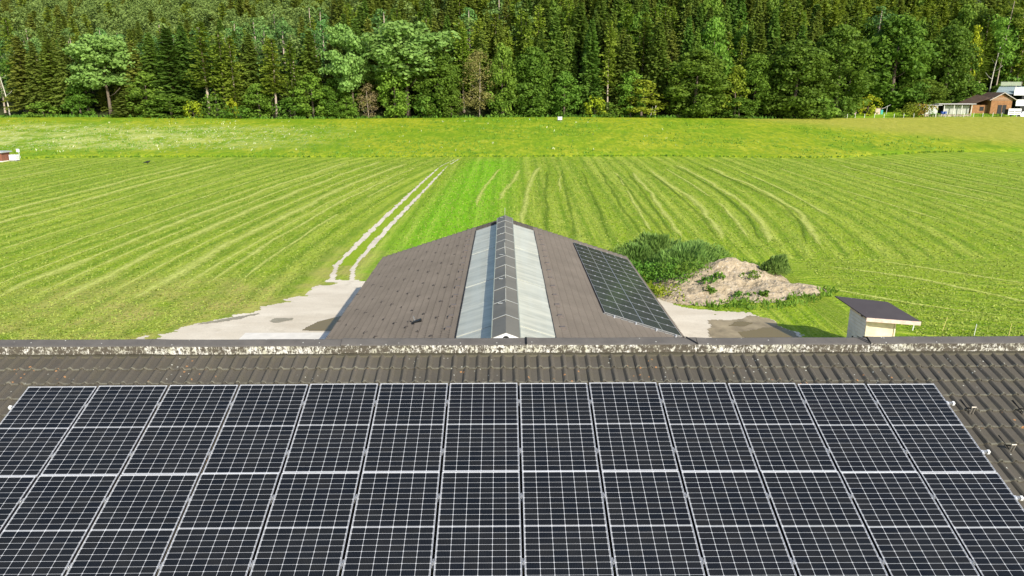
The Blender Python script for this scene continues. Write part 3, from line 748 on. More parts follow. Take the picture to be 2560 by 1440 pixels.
# panels on the barn roof
G2, F2 = panel_meshes('_dark', M_CELL_B, M_ALU_D, .014)
sc_y = (45.15 - 30.45) / 13
ds, nn = slope_frame(1)
Mr = Matrix(((0, -ds.x, nn.x), (1, 0, 0), (0, -ds.z, nn.z)))
if Mr.determinant() < 0: Mr = Matrix(((0, -ds.x, nn.x), (-1, 0, 0), (0, -ds.z, nn.z)))
c = MB(); c.box((0, 0, .006), (.05, .08, .01)); CL2 = c.mesh('clamp_small', M_ALU)
rown = ['nearest', 'second', 'third', 'fourth', 'fifth', 'sixth', 'seventh', 'eighth', 'ninth', 'tenth', 'eleventh', 'twelfth', 'farthest']
for i in range(13):
    for j in range(2):
        s_ = 4.22 / cb_ + (j + .5) * 1.80
        p = Vector((BX, 30.45 + (i + .5) * sc_y, BZ)) + ds * s_ + nn * .14
        o = empty('solar_panel', p, 'dark barn roof solar panel, %s of the column nearer the %s' % (rown[i], 'skylight' if j == 0 else 'eaves'), 'solar panel', 'solar panels on the barn roof')
        o.rotation_euler = Mr.to_euler(); o.scale = (sc_y / (PW + .012), 1.80 / (PH + .012), 1)
        link('glass', G2, o); link('frame', F2, o)
        for cy in (.46, -.46): link('clamp', CL2, o, (PW / 2, cy, .002))
b = MB()
o = empty('mounting_rail', Vector((BX, 30.38, BZ)) + ds * (4.22 / cb_ + 1.8) + nn * .07, 'thin metal rail with brackets along the near edge of the barn panels', 'rail')
o.rotation_euler = Mr.to_euler()
b.box((0, 0, 0), (.04, 3.7, .05)); b.build('rail', M_ALU_D, o)
for yy in (-1.5, -.6, .35, 1.35):
    b = MB(); b.box((-.05, yy, .02), (.12, .06, .10)); b.build('bracket', M_ALU, o)

# ------------------------------------------------------------------ shed
M_SHEDW = simple('pale_boards', (.66, .57, .40), .7, .2, 0, .22, 1.6)
M_FELT = NT('roof_felt', .85, .2); v = M_FELT.co(); n_ = M_FELT.noise(v, 1.5, 4)
M_FELT.col(M_FELT.mix(M_FELT.ramp(M_FELT.voro(v, 2.0), .05, .03), M_FELT.mix(n_, (.055, .047, .05), (.078, .068, .070)), (.3, .3, .3))); M_FELT = M_FELT.m
fl = at_z(2087, 742, ZG + 2.75); nl = at_z(2166, 796, ZG + 2.38); nr = at_z(2302, 806, ZG + 2.22); fr = at_z(2219, 757, ZG + 2.60)
shed = empty('shed', ((nl + nr) / 2).xy.to_3d() + Vector((0, 1.6, ZG)), 'small pale boarded shed with a flat dark felt roof beside the yard', 'shed')
def shp(o): o.parent = shed; o.location = -Vector(shed.location); return o
b = MB(); up = Vector((0, 0, .05)); q = [nl, nr, fr, fl]
b.add([p for p in q] + [p + up for p in q], [(3, 2, 1, 0), (4, 5, 6, 7), (0, 1, 5, 4), (1, 2, 6, 5), (2, 3, 7, 6), (3, 0, 4, 7)]); shp(b.build('roof', M_FELT))
b = MB(); dn = Vector((0, 0, -.16)); fwd = Vector((0, -.03, 0))
b.add([nl + fwd + dn, nr + fwd + dn, nr + fwd + up * .8, nl + fwd + up * .8, nl + dn, nr + dn, nr + up * .8, nl + up * .8], [(0, 1, 2, 3), (5, 4, 7, 6), (3, 2, 6, 7), (0, 4, 5, 1), (0, 3, 7, 4), (1, 5, 6, 2)])
shp(b.build('fascia', simple('pinkish_fascia', (.62, .47, .40), .6, .3, 0, .2, 5)))
wl, wr = nl.x + .28, nr.x - .95
wy0, wy1 = nl.y + .45, fl.y - .35
def rz(x, y):
    a = (x - nl.x) / (nr.x - nl.x); t_ = (y - nl.y) / (fl.y - nl.y); n0 = nl.z + (nr.z - nl.z) * a; n1 = fl.z + (fr.z - fl.z) * a; return n0 + (n1 - n0) * t_ - .01
b = MB(); cs = [(wl, wy0), (wr, wy0), (wr, wy1), (wl, wy1)]
b.add([(x, y, ZG) for x, y in cs] + [(x, y, rz(x, y)) for x, y in cs], [(0, 1, 5, 4), (1, 2, 6, 5), (2, 3, 7, 6), (3, 0, 4, 7)]); shp(b.build('wall', M_SHEDW))
b = MB()
for x, y in cs[:2]:
    b.box((x, y - .02, (ZG + rz(x, y)) / 2 - .03), (.07, .06, rz(x, y) - ZG - .06)); shp(b.build('corner_post', M_SHEDW)); b = MB()
for i in range(11):
    z = ZG + .15 + i * .19
    if z < rz(wl, wy0) - .1: b.box((wl - .008, (wy0 + wy1) / 2, z), (.016, wy1 - wy0 - .02, .165))
shp(b.build('cladding', simple('bleached_boards', (.60, .61, .58), .7, .2, 0, .15, 2)))
b = MB()
for k_ in range(5):
    y = wy0 + (wy1 - wy0) * (k_ + .3) / 5; z = rz(nl.x + .1, y) - .06; b.box((nl.x + .18, y, z - .02), (.36, .07, .10))
shp(b.build('rafter', simple('dark_rafters', (.05, .04, .03))))
b = MB(); b.box((wl - .35, wy1 - .2, ZG + .12), (.55, .6, .25)); b.tube([(wl - .5, wy1 - .8, ZG + .3), (wl - .15, wy1 - .3, ZG + .05)], .05, 6)
tag(b.build('tarpaulin', M_BLACK), 'crumpled black sheeting on the ground at the left side of the shed', 'tarpaulin')

# fence posts of the pasture fence
M_STAKEY = simple('yellow_stake', (.62, .56, .18), .5); M_STAKEW = simple('white_stake', (.75, .75, .72), .5)
def post(name, px, ytop, ybase, mat, r_, label, cat='fence post', group=None, tilt=0, Zg=None):
    p = on_ground(px, ybase); tp = at_y(px, ytop, p.y); h = tp.z - p.z
    b = MB(); b.tube([(0, 0, 0), (tilt * .5, 0, h * .5), (tilt, 0, h)], [r_, r_ * .9, r_ * .8], 6); b.tube([(tilt * .9, -r_, h * .86), (tilt * .9, -r_ * 2.2, h * .88)], r_ * .7, 5)
    return tag(b.build(name, mat, None, p), label, cat, group)
post('fence_stake', 2281, 806, 826, M_STAKEW, .035, 'short white fence stake under the right corner of the shed roof', group='stakes of the pasture fence', tilt=.06)
post('fence_stake', 2356, 792, 828, M_STAKEY, .02, 'tall thin yellow fence stake right of the shed, nearest to it of the yellow ones', group='stakes of the pasture fence', tilt=.16)
post('fence_stake', 2435, 810, 839, M_STAKEW, .02, 'thin white fence stake between the two yellow ones', group='stakes of the pasture fence', tilt=.04)
post('fence_stake', 2519, 808, 850, M_STAKEY, .022, 'rightmost yellow fence stake, above the ridge at the right', group='stakes of the pasture fence', tilt=.06)

# ------------------------------------------------------------------ foliage builders (numpy quads)
def quads(c, t1, t2):
    V = np.stack([c - t1, c - t2, c + t1, c + t2], 1); return V.reshape(-1, 3)
def rnd(n, a=-1, b=1): return rng.uniform(a, b, n)
def unit(v): return v / (np.linalg.norm(v, axis=1, keepdims=True) + 1e-9)
def conifer(H, Rm, z0, dens=1.0, droop=.35, larch=False, irregular=.25):
    C, A, B = [], [], []
    z = z0; 
    while z < H - .3:
        f = (z - z0) / (H - z0)
        Rz = Rm * ((1 - f) ** (.75 if not larch else .55)) * (1 if f > .12 else .75 + 2 * f) + .25
        nb = int((7 if not larch else 6) * dens) + (1 if f < .5 else 0)
        a0 = rng.uniform(0, 6.28)
        for k_ in range(nb):
            if rng.random() < .10: continue
            a = a0 + 6.283 * k_ / nb + rng.uniform(-.35, .35); L = Rz * rng.uniform(1 - irregular * 1.4, 1 + irregular)
            d = np.array([math.cos(a), math.sin(a), 0]); pr = np.array([-d[1], d[0], 0])
            zz = z + rng.uniform(-.25, .25); m = max(2, int(L / .5) + 1)
            for i in range(m):
                r0 = L * (i + .6) / m; q = r0 / L
                pz = zz - droop * r0 * (1.1 - .35 * q * q) + rng.uniform(-.12, .12)
                c0 = d * r0 + pr * rng.uniform(-.25, .25); c0[2] = pz
                s = rng.uniform(.30, .52) * (1.15 - .35 * q)
                C.append(c0); A.append(d * s * 1.25 + np.array([0, 0, -droop * s])); B.append(pr * s * .95 + np.array([0, 0, rng.uniform(-.25, .15)]))
                if not larch or rng.random() < .5:
                    C.append(c0 - np.array([0, 0, .22])); A.append((d * .8 + pr * rng.uniform(-.5, .5)) * s); B.append(np.array([0, 0, s * .75]) + pr * rng.uniform(-.3, .3) * s)
        z += (.50 if not larch else .62) * (1 - .35 * f) / max(.6, dens ** .5)
    for i in range(6):
        C.append(np.array([0, 0, H - .25 - .2 * i])); A.append(np.array([.06 + .05 * i, rng.uniform(-.1, .1), -.1])); B.append(np.array([0, 0, .45]))
    return quads(np.array(C), np.array(A), np.array(B))
def puffs(cs, rs, per, size, flat=.75, up=.25):
    out = []
    for c0, r0 in zip(cs, rs):
        n = max(8, int(per * (r0 / 1.6) ** 2))
        d = unit(rng.normal(size=(n, 3)) + np.array([0, 0, up])); p = c0 + d * np.array([r0, r0, r0 * flat]) * rng.uniform(.62, 1.08, (n, 1))
        nn_ = unit(d + rng.normal(size=(n, 3)) * .55); a = unit(np.cross(nn_, rng.normal(size=(n, 3)))); b_ = np.cross(nn_, a)
        s = rng.uniform(size * .6, size * 1.3, (n, 1)); out.append(quads(p, a * s, b_ * s * .75))
    return np.concatenate(out)
def broadleaf(H, Rm, z0, npuff=44, pr=(1.1, 2.0), per=70, size=.34, lobes=0, egg=.5, sparse=0):
    cs, rs = [], []
    zc = (H + z0) / 2; rz_ = (H - z0) / 2
    if lobes:                                           # separated billowing masses on big limbs
        for i in range(lobes):
            a = rng.uniform(0, 6.283); h = rng.uniform(-.85, .92); rr_ = math.sqrt(max(0, 1 - h * h)) * rng.uniform(.45, .95)
            c0 = np.array([math.cos(a) * rr_ * Rm * .82, math.sin(a) * rr_ * Rm * .82, zc + h * rz_ * .84])
            for _ in range(npuff // lobes):
                cs.append(c0 + rng.normal(size=3) * np.array([.95, .95, .5]) * Rm * .2); rs.append(rng.uniform(*pr))
    else:
        for i in range(npuff):
            h = rng.uniform(-1, 1); a = rng.uniform(0, 6.283)
            prof = math.sqrt(max(0, 1 - abs(h) ** (2.3 if h > 0 else 7))) * (1 - egg * .35 * max(h, -.3))
            q = rng.uniform(.55, 1.0) * prof
            cs.append(np.array([math.cos(a) * q * Rm * .85, math.sin(a) * q * Rm * .85, zc + h * rz_ * .9])); rs.append(rng.uniform(*pr))
        cs.append(np.array([0, 0, H - pr[0]])); rs.append(pr[0] * 1.1)
    return puffs(cs, rs, per, size)
def trunk(H, r0, lean=(0, 0), limbs=0, zl=.5, Rl=2.5, seed=0):
    b = MB(); n = 7; pts = []; rad = []
    for i in range(n):
        f = i / (n - 1); pts.append((lean[0] * f * f * H + .12 * math.sin(f * 5 + seed), lean[1] * f * H + .10 * math.cos(f * 4 + seed), f * H)); rad.append(r0 * (1.25 if i == 0 else 1) * (1 - .82 * f) + .02)
    b.tube(pts, rad, 8)
    for i in range(limbs):
        f = zl + (1 - zl) * .8 * i / max(1, limbs); a = i * 2.4 + seed; q = min(n - 2, int(f * (n - 1))); base = Vector(pts[q]).lerp(Vector(pts[q + 1]), f * (n - 1) - q)
        L = Rl * (1.1 - .6 * f); e = base + Vector((math.cos(a) * L, math.sin(a) * L, L * .75)); m_ = base.lerp(e, .5) + Vector((0, 0, -L * .10))
        b.tube([base, m_, e], [r0 * .42 * (1.2 - f), r0 * .26 * (1.2 - f), .03], 5)
    return b
M_BARK = simple('bark', (.14, .11, .085), .9, .1, 0, .3, 4); M_BARK_L = simple('pale_bark', (.38, .31, .25), .85, .1, 0, .2, 3); M_BIRCH = simple('birch_bark', (.48, .45, .38), .7, .2, 0, .3, 2.5)
M_BARKB = simple('brown_bark', (.24, .165, .12), .9, .1, 0, .2, 4)
F_SPR = foliage('spruce_needles', (.095, .155, .022), (.215, .315, .045), .3, .38, .025, .25)
F_SPO = foliage('olive_spruce_needles', (.10, .15, .022), (.23, .29, .045), .25, .3, .02, .25)
F_LAR = foliage('larch_needles', (.155, .235, .022), (.31, .41, .05), .3, .38, .012, .2)
F_PIN = foliage('pine_needles', (.085, .17, .038), (.20, .33, .080), .3, .28, .03, .28)
F_DEC = foliage('dark_leaves', (.075, .145, .016), (.185, .29, .03), .35, .40, .015, .2)
F_MID = foliage('green_leaves', (.085, .18, .02), (.21, .35, .04), .35, .36, .012, .2)
F_POP = foliage('silvery_leaves', (.13, .24, .045), (.27, .41, .10), .4, .25, .01, .1)
F_YEL = foliage('yellow_green_leaves', (.20, .27, .012), (.46, .50, .025), .4, .3, .01, .1)
F_OLI = foliage('olive_leaves', (.13, .18, .012), (.28, .34, .028), .4, .3, .01, .1)
F_DEAD = foliage('withered_twigs', (.20, .17, .08), (.34, .28, .12), .4, .1, .01, .1)
F_BRO = foliage('brownish_leaves', (.14, .15, .04), (.28, .26, .075), .4, .2, .01, .1)
F_WEED = foliage('weed_leaves', (.06, .15, .014), (.15, .29, .03), .8, .25, .01, .1)
F_GRS = foliage('grass_blades', (.10, .19, .035), (.25, .38, .085), .8, .25, .01, .1)
F_GOLD = foliage('golden_leaves', (.16, .12, .012), (.34, .22, .03), .6, .25, .01, .1)

PROTO = {}
def pr(key, V, mat, tr, bark, name):
    nq = len(V) // 4; PROTO[key] = dict(cm=np_mesh('crown_' + key, V, nq, [mat]), tm=tr.mesh('trunk_' + key, bark, True), V=V, mat=mat, bark=bark, name=name, tr=tr)
    zs = V[:, 2]; PROTO[key]['H'] = float(zs.max()); rr_ = np.hypot(V[:, 0], V[:, 1]); PROTO[key]['R'] = float(np.percentile(rr_, 97))
for i in range(4): pr('spruce%d' % i, conifer(26, 3.3 + .35 * i, 1.5 + i * .8, 1, .38 + .05 * i), F_SPR, trunk(25, .34, seed=i), M_BARK, 'spruce')
for i in range(3): pr('ospruce%d' % i, conifer(24, 3.4 + .3 * i, 3 + i, .85, .5), F_SPO, trunk(23, .32, seed=i), M_BARK, 'spruce')
for i in range(3): pr('larch%d' % i, conifer(25, 3.1 + .3 * i, 9 - i * 2, .95, .12, True, .4), F_LAR, trunk(24.5, .27, seed=i), M_BARK_L, 'larch')
for i in range(3): pr('pine%d' % i, broadleaf(19, 3.3, 5 - i, 40, (.8, 1.35), 60, .27, 0, .6), F_PIN, trunk(18, .28, limbs=4, seed=i), M_BARK_L, 'pine')
for i in range(3): pr('dark%d' % i, broadleaf(24, 7.2, .6, 150, (1.2, 2.2), 66, .36, 0, .5), F_DEC, trunk(17, .5, limbs=6, seed=i), M_BARK, 'broadleaf_tree')
for i in range(3): pr('mid%d' % i, broadleaf(16, 4.6, .5, 76, (.95, 1.7), 66, .32, 0, .6), F_MID, trunk(12, .3, limbs=5, seed=i), M_BARK, 'broadleaf_tree')
for i in range(2): pr('poplar%d' % i, broadleaf(23, 6.6, 6, 170, (1.0, 1.8), 80, .36, 24, 0), F_POP, trunk(17, .36, limbs=7, zl=.35, Rl=4, seed=i), M_BARK, 'silver_poplar')
pr('yellow', broadleaf(13, 4, 1, 40, (.8, 1.4), 80, .28), F_OLI, trunk(9, .25, limbs=5), M_BARK, 'broadleaf_tree')
pr('birch', broadleaf(20, 4, 5, 36, (.8, 1.5), 46, .26, 9), F_MID, trunk(15, .15, (-.08, 0), 5, .4, 2), M_BIRCH, 'birch')
pr('dead', broadleaf(17, 4.2, 2, 60, (1.0, 1.9), 70, .17, 0, .3), F_BRO, trunk(14, .12, limbs=12, zl=.2, Rl=3), M_BARK_L, 'withered_tree')
pr('deadthin', broadleaf(11, 2.2, .5, 34, (.8, 1.3), 90, .13, 0, .2), F_DEAD, trunk(9, .07, (.05, 0), 10, .15, 2), M_BARK_L, 'withered_tree')
for i in range(3): pr('bush%d' % i, broadleaf(5, 3.2, .1, 34, (.7, 1.15), 62, .25, 0, .2), [F_MID, F_DEC, F_MID][i], trunk(2.5, .12, limbs=5, zl=.1, Rl=1.5, seed=i), M_BARK, 'bush')
pr('bushy', broadleaf(5, 3.0, .1, 30, (.6, 1.0), 70, .24, 0, .2), F_YEL, trunk(2.5, .1, limbs=5, zl=.1, Rl=1.5), M_BARK, 'bush')
pr('gold', broadleaf(14, 2.4, 1, 40, (.6, 1.1), 70, .25), F_YEL, trunk(11, .2, limbs=3), M_BARK, 'broadleaf_tree')

def plant(key, x, y, z, H, Wd, label, cat='tree', group=None, parts=True, rot=None, crown_from=None, name=None):
    P = PROTO[key]; sz = H / P['H']; sx = (Wd / 2) / P['R'] if Wd else sz
    rot = rng.uniform(0, 6.28) if rot is None else rot
    nm = name or P['name']
    if parts:
        o = empty(nm, (x, y, z - .15), label, cat, group, rot); o.scale = (sx, sx, sz)
        link('crown', P['cm'], o); link('trunk', P['tm'], o); return o
    if 'jm' not in P:                                   # crown and trunk in one mesh for the dense wood
        V = P['V']; nq = len(V) // 4; tv = [np.array(v) for f in P['tr'].f if len(f) == 4 for v in [P['tr'].v[i] for i in f]]
        TV = np.array(tv); A = np.concatenate([V, TV]); n2 = len(TV) // 4
        P['jm'] = np_mesh('tree_' + key, A, nq + n2, [P['mat'], P['bark']], np.concatenate([np.zeros(nq), np.ones(n2)]))
        P['JV'] = A; P['JM'] = np.concatenate([np.zeros(nq), np.ones(n2)])
    o = link(nm, P['jm'], None, (x, y, z - .2)); o.rotation_euler.z = rot; o.scale = (sx, sx, sz); return tag(o, label, cat, group)
occupied = []
def tpx(key, px, ytop, wpx, Y, label, cat='tree', group=None, **k):
    a = at_y(px, 300, Y); z = terr(a.x, Y); tp = at_y(px, ytop, Y); H = tp.z - z; Wd = wpx / FPX * Y * 1.0
    occupied.append((a.x, Y, Wd / 2)); return plant(key, a.x, Y, z, H, Wd, label, cat, group, **k)

# ------------------------------------------------------------------ edge of the wood, tree by tree
FT = [
 ('birch', 26, 112, 84, 221, 'pale birch with a white leaning trunk at the far left edge of the wood'),
 ('ospruce0', 75, 84, 84, 224, 'olive green spruce just right of the leftmost birch'),
 ('ospruce1', 108, 98, 66, 223, 'ragged olive spruce second from the left birch, thin trunk showing'),
 ('spruce1', 148, 92, 80, 225, 'dark spruce standing left of the leftmost silver poplar, farther from it'),
 ('ospruce2', 186, 84, 74, 223, 'olive spruce directly left of the leftmost silver poplar'),
 ('bush0', 112, 252, 90, 219.5, 'green bush at the foot of the two leftmost olive spruces', 'bush'),
 ('mid0', 205, 205, 70, 220, 'dark leafy young tree at the left foot of the leftmost silver poplar'),
 ('poplar0', 278, 82, 150, 221, 'silvery green poplar with billowing crown standing alone in the left wood edge'),
 ('ospruce1', 318, 225, 70, 219.5, 'low olive conifer in front of the leftmost silver poplar'),
 ('mid1', 375, 175, 100, 220.5, 'dark green leafy tree right of the leftmost silver poplar'),
 ('ospruce0', 352, 98, 76, 224, 'olive spruce rising right behind the leftmost silver poplar'),
 ('spruce2', 396, 78, 84, 226, 'dark spruce between the leftmost poplar and the tall larches'),
 ('spruce0', 440, 66, 96, 224, 'broad dark spruce left of the tall larches'),
 ('spruce3', 476, 60, 80, 227, 'slim dark spruce touching the tall larch with ivy'),
 ('mid2', 430, 232, 116, 219, 'wide fresh green shrub tree left of the bright yellow bush'),
 ('bushy', 485, 247, 54, 218.8, 'bright yellow bush standing out at the foot of the wood', 'bush'),
 ('larch0', 524, 52, 84, 222, 'light green larch with a bare trunk, leftmost of the three together'),
 ('larch1', 566, 72, 70, 223, 'light green larch, middle of the three with bare trunks'),
 ('larch2', 592, 84, 66, 221.5, 'light green larch, rightmost of the three with bare trunks'),
 ('bush1', 545, 232, 84, 219.3, 'dark bush right of the bright yellow bush', 'bush'),
 ('bushy', 583, 243, 34, 218.8, 'small pale yellowish shrub under the rightmost of the three larches', 'bush'),
 ('bush2', 600, 262, 90, 218.6, 'low dull green bush below the small pale shrub', 'bush'),
 ('spruce1', 640, 80, 74, 225, 'dark spruce between the three larches and the tall bare larch trunk'),
 ('mid0', 650, 205, 80, 220.5, 'leafy tree left of the tall bare larch trunk'),
 ('larch0', 694, 92, 66, 220, 'larch with a very long bare pale trunk reaching the ground'),
 ('larch1', 684, 84, 50, 223, 'larch close behind the long bare pale trunk'),
 ('larch2', 738, 98, 62, 222, 'light green larch right of the long bare pale trunk'),
 ('bush0', 728, 240, 80, 219.4, 'round bush right of the long bare pale trunk', 'bush'),
 ('spruce0', 786, 72, 74, 224, 'dark spruce left of the large silver poplars'),
 ('mid1', 784, 180, 92, 220, 'green leafy tree below the spruce left of the large poplars'),
 ('dark1', 845, 190, 90, 221.5, 'dark tree in the shade under the left large silver poplar'),
 ('poplar1', 884, 56, 128, 221, 'silver green poplar with drooping clumps, left of the two large ones'),
 ('deadthin', 922, 205, 56, 219, 'brown withered tree in front of the two large silver poplars'),
 ('poplar0', 1022, 48, 196, 222, 'largest silver green poplar with the widest crown in the wood edge'),
 ('mid2', 988, 150, 86, 219.8, 'layered green tree in front of the largest silver poplar'),
 ('mid1', 868, 236, 60, 219.2, 'small green tree left of the brown withered tree'),
 ('dark0', 1098, 122, 116, 221, 'dark leafy tree right of the largest silver poplar'),
 ('bush2', 1072, 228, 80, 219, 'bright green shrub below the dark tree right of the largest poplar', 'bush'),
 ('mid0', 1128, 214, 66, 219.5, 'small fresh green tree with a yellow top left of the brownish tree'),
 ('dead', 1200, 122, 96, 220, 'thin brownish tree in the middle of the wood edge'),
 ('mid1', 1256, 104, 84, 220.5, 'fresh green tree right of the thin brownish tree'),
 ('bush0', 1255, 228, 66, 219, 'round fresh green bush at the foot right of the brownish tree', 'bush'),
 ('dark2', 1330, 112, 104, 222, 'dark leafy tree right of the fresh green one in the middle'),
 ('mid2', 1330, 186, 80, 219.6, 'dark small tree with two pale trunks above the meadow'),
 ('mid0', 1410, 174, 84, 219.8, 'dark small tree directly behind the white box'),
 ('spruce2', 1386, 32, 74, 225, 'tall dark spruce above the white box'),
 ('spruce0', 1474, 52, 66, 223, 'ragged tall spruce right of the white box'),
 ('larch0', 1517, 46, 52, 222.5, 'pale larch with a white bare trunk in the middle right of the wood'),
 ('spruce3', 1562, 86, 80, 223, 'spruce with hanging boughs right of the white trunked larch'),
 ('mid1', 1575, 172, 80, 221, 'green tree under the spruce with hanging boughs'),
 ('bushy', 1486, 236, 62, 219.3, 'yellow green shrub left of a dark round bush', 'bush'),
 ('bush1', 1526, 253, 74, 218.8, 'dark round bush on the meadow edge right of a yellow green shrub', 'bush'),
 ('yellow', 1604, 196, 116, 219.8, 'olive yellow tree with slanting white stems at its foot'),
 ('spruce1', 1640, 50, 70, 226, 'spruce behind the olive yellow tree'),
 ('dark0', 1735, 118, 156, 221, 'large deep green broad tree left of the round yellow green tree'),
 ('yellow', 1834, 160, 80, 220, 'round topped yellow green tree between two large dark trees'),
 ('dark1', 1880, 128, 96, 223, 'dark tree just right of the round topped yellow green tree'),
 ('mid2', 1845, 240, 90, 219.3, 'low dark tree at the foot of the round topped yellow green tree'),
 ('dark2', 1984, 94, 160, 220.5, 'very large dark tree at the corner of the wood left of the garden'),
 ('dark0', 2086, 56, 150, 227, 'tall dark tree behind the corner of the wood'),
 ('bush2', 2040, 232, 126, 218.8, 'wide dark bush on the corner beside the garden lawn', 'bush'),
 ('bush0', 2110, 238, 60, 221, 'light green bush between the wood corner and the garden', 'bush'),
 ('bushy', 2168, 234, 62, 229, 'round yellow green garden tree above the small shelter', 'tree'),
 ('dark1', 2222, 30, 170, 243, 'tallest dark broad tree behind the garden lawn'),
 ('dark2', 2300, 196, 110, 240, 'dark spreading tree behind the left grey shed'),
 ('dark0', 2352, 58, 118, 248, 'dark broad tree left of the golden tinged tree'),
 ('gold', 2406, 60, 46, 246, 'tall narrow tree with golden yellow leaves at the right'),
 ('birch', 2462, 30, 90, 247, 'birch with white trunk above the wooden house'),
 ('mid0', 2420, 200, 80, 244, 'green tree behind the wooden house'),
 ('mid1', 2486, 208, 70, 246, 'green tree above the roof of the wooden house'),
]
for r_ in FT:
    key, px, yt, wp, Y, lab = r_[:6]; cat = r_[6] if len(r_) > 6 else 'tree'
    tpx(key, px, yt, wp, Y, lab, cat, 'trees and bushes along the edge of the wood', rot=(None if key != 'birch' else (0 if px < 1000 else math.pi)))
# bare leaning pines at the far right
for i, (px, yt, yb, ln) in enumerate(((2484, 90, 205, .05), (2512, 60, 206, .07), (2546, 100, 205, .08))):
    Y = 252; a = at_y(px, 250, Y); z = terr(a.x, Y) - .1; tp = at_y(px + 22, yt - 90, Y); H = tp.z - z
    o = empty('pine', (a.x, Y, z), ['slanting pine with grey bare trunk left of two others at the far right', 'slanting pine with the palest bare trunk, middle of three at the far right', 'rightmost slanting pine with a bare trunk in the dark gap'][i], 'tree', 'slanting pines above the wooden house')
    trunk(H, .24, (ln, 0)).build('trunk', M_BARK_L, o, smooth=True)
    V = broadleaf(H + 2, 4.2, H * .68, 26, (.9, 1.6), 60, .3); V[:, 0] += ln * H * .7
    link('crown', np_mesh('pine_crown', V, len(V) // 4, [F_LAR]), o)

# ------------------------------------------------------------------ wood on the slope behind
marks = [(-400, 'the leftmost birch'), (190, 'the lone left silver poplar'), (400, 'the three bare trunked larches'), (650, 'the long bare larch trunk'), (820, 'the two large silver poplars'), (1130, 'the thin brownish tree'), (1380, 'the white box on the meadow edge'), (1650, 'the large deep green tree'), (1880, 'the dark corner tree'), (2150, 'the garden lawn'), (2380, 'the wooden house')]
cand = []
for j in range(26):
    y = 228 + j * 5.6
    x = -205
    while x < 205:
        xx = x + rng.uniform(-2.2, 2.2); yy = y + rng.uniform(-2, 2)
        x += 6.2
        d_ = yy - wood_edge(xx)
        if d_ < 4: continue
        z = terr(xx, yy)
        px = 1280 + FPX * (xx - YAW * yy) / (yy * math.cos(PITCH) - z * math.sin(PITCH))
        if not (-60 < px < 2620): continue
        left = sstep(-30, -90, xx)
        Hh = rng.uniform(20, 28) * (1 - .24 * left) * (1 + .06 * sstep(0, 60, xx))
        top = Vector((xx, yy, z + Hh)); py = 720 - FPX * (top.dot(CU)) / top.dot(CF)
        if py > 190 or py < -210: continue
        if d_ > 42 and left < .3 and j > 12: continue
        cand.append((yy + 0, xx, z, Hh, px, py, left))
cand.sort(key=lambda c: c[0])
indiv, rest = cand[:290], cand[290:]
print('slope trees', len(cand))
def choose(px, left):
    q = rng.random()
    if left > .5: keys = ('pine0', 'pine1', 'pine2', 'spruce0', 'larch1', 'ospruce1'); w_ = (.22, .20, .18, .14, .16, .10)
    elif px < 1350: keys = ('spruce0', 'spruce1', 'spruce2', 'larch0', 'larch1', 'larch2', 'pine0', 'ospruce0'); w_ = (.14, .14, .12, .15, .14, .11, .10, .10)
    elif px < 2050: keys = ('spruce0', 'spruce1', 'spruce2', 'spruce3', 'larch0', 'larch2', 'ospruce0', 'mid0'); w_ = (.17, .17, .15, .15, .10, .10, .10, .06)
    else: keys = ('larch1', 'larch2', 'spruce0', 'spruce3', 'mid1', 'pine2', 'dark2', 'larch0'); w_ = (.18, .15, .15, .13, .12, .08, .07, .12)
    return str(rng.choice(keys, p=np.array(w_) / sum(w_)))
cols = {'spruce': 'dark green spruce', 'ospruce': 'olive green spruce', 'larch': 'light green larch', 'pine': 'bluish green pine', 'mid': 'green leafy tree', 'dark': 'dark leafy tree'}
LAB = []
for yy, xx, z, Hh, px, py, left in indiv:
    key = choose(px, left); mk = [m for a, m in marks if a <= px][-1]; base = key.rstrip('0123')
    dep = 'just behind' if yy - wood_edge(xx) < 14 else ('upslope of' if yy - wood_edge(xx) < 28 else 'high above')
    Wd = Hh * rng.uniform(.25, .34) if base in ('spruce', 'ospruce', 'larch') else Hh * rng.uniform(.36, .5)
    LAB.append((cols[base], dep, mk, px, plant(key, xx, yy, z, Hh, Wd, None, 'tree', 'trees of the wood %s %s' % (dep, mk), parts=False)))
ORD = ['leftmost', 'second', 'third', 'fourth', 'fifth', 'sixth', 'seventh', 'eighth', 'ninth', 'tenth', 'eleventh', 'twelfth', 'thirteenth', 'fourteenth']
bykey = {}
for l_ in LAB: bykey.setdefault(l_[:3], []).append(l_)
for (sp_, dep, mk), ls in bykey.items():
    ls.sort(key=lambda q: q[3])
    for i, l_ in enumerate(ls):
        pre = '' if len(ls) == 1 else ('leftmost ' if i == 0 else ORD[min(i, 13)] + ' ')
        suf = '' if len(ls) == 1 or i == 0 else ' from the left,'
        l_[4]['label'] = '%s%s%s %s %s' % (pre, sp_, suf, dep, mk)
Vs, Ms = {}, {}
AV, AM = [], []
matl = []
for yy, xx, z, Hh, px, py, left in rest:
    key = choose(px, left); P = PROTO[key]
    if 'JV' not in P: plant_tmp = None; 
    V = P['V']; s = Hh / P['H']; w_ = (Hh * .17) / P['R'] if key[0] in 'sol' else (Hh * .22) / P['R']
    a = rng.uniform(0, 6.28); ca, sa = math.cos(a), math.sin(a)
    X = V[:, 0] * w_; Yv = V[:, 1] * w_; N = np.stack([X * ca - Yv * sa + xx, X * sa + Yv * ca + yy, V[:, 2] * s + z], 1)
    if P['mat'] not in matl: matl.append(P['mat'])
    AV.append(N); AM.append(np.full(len(V) // 4, matl.index(P['mat'])))
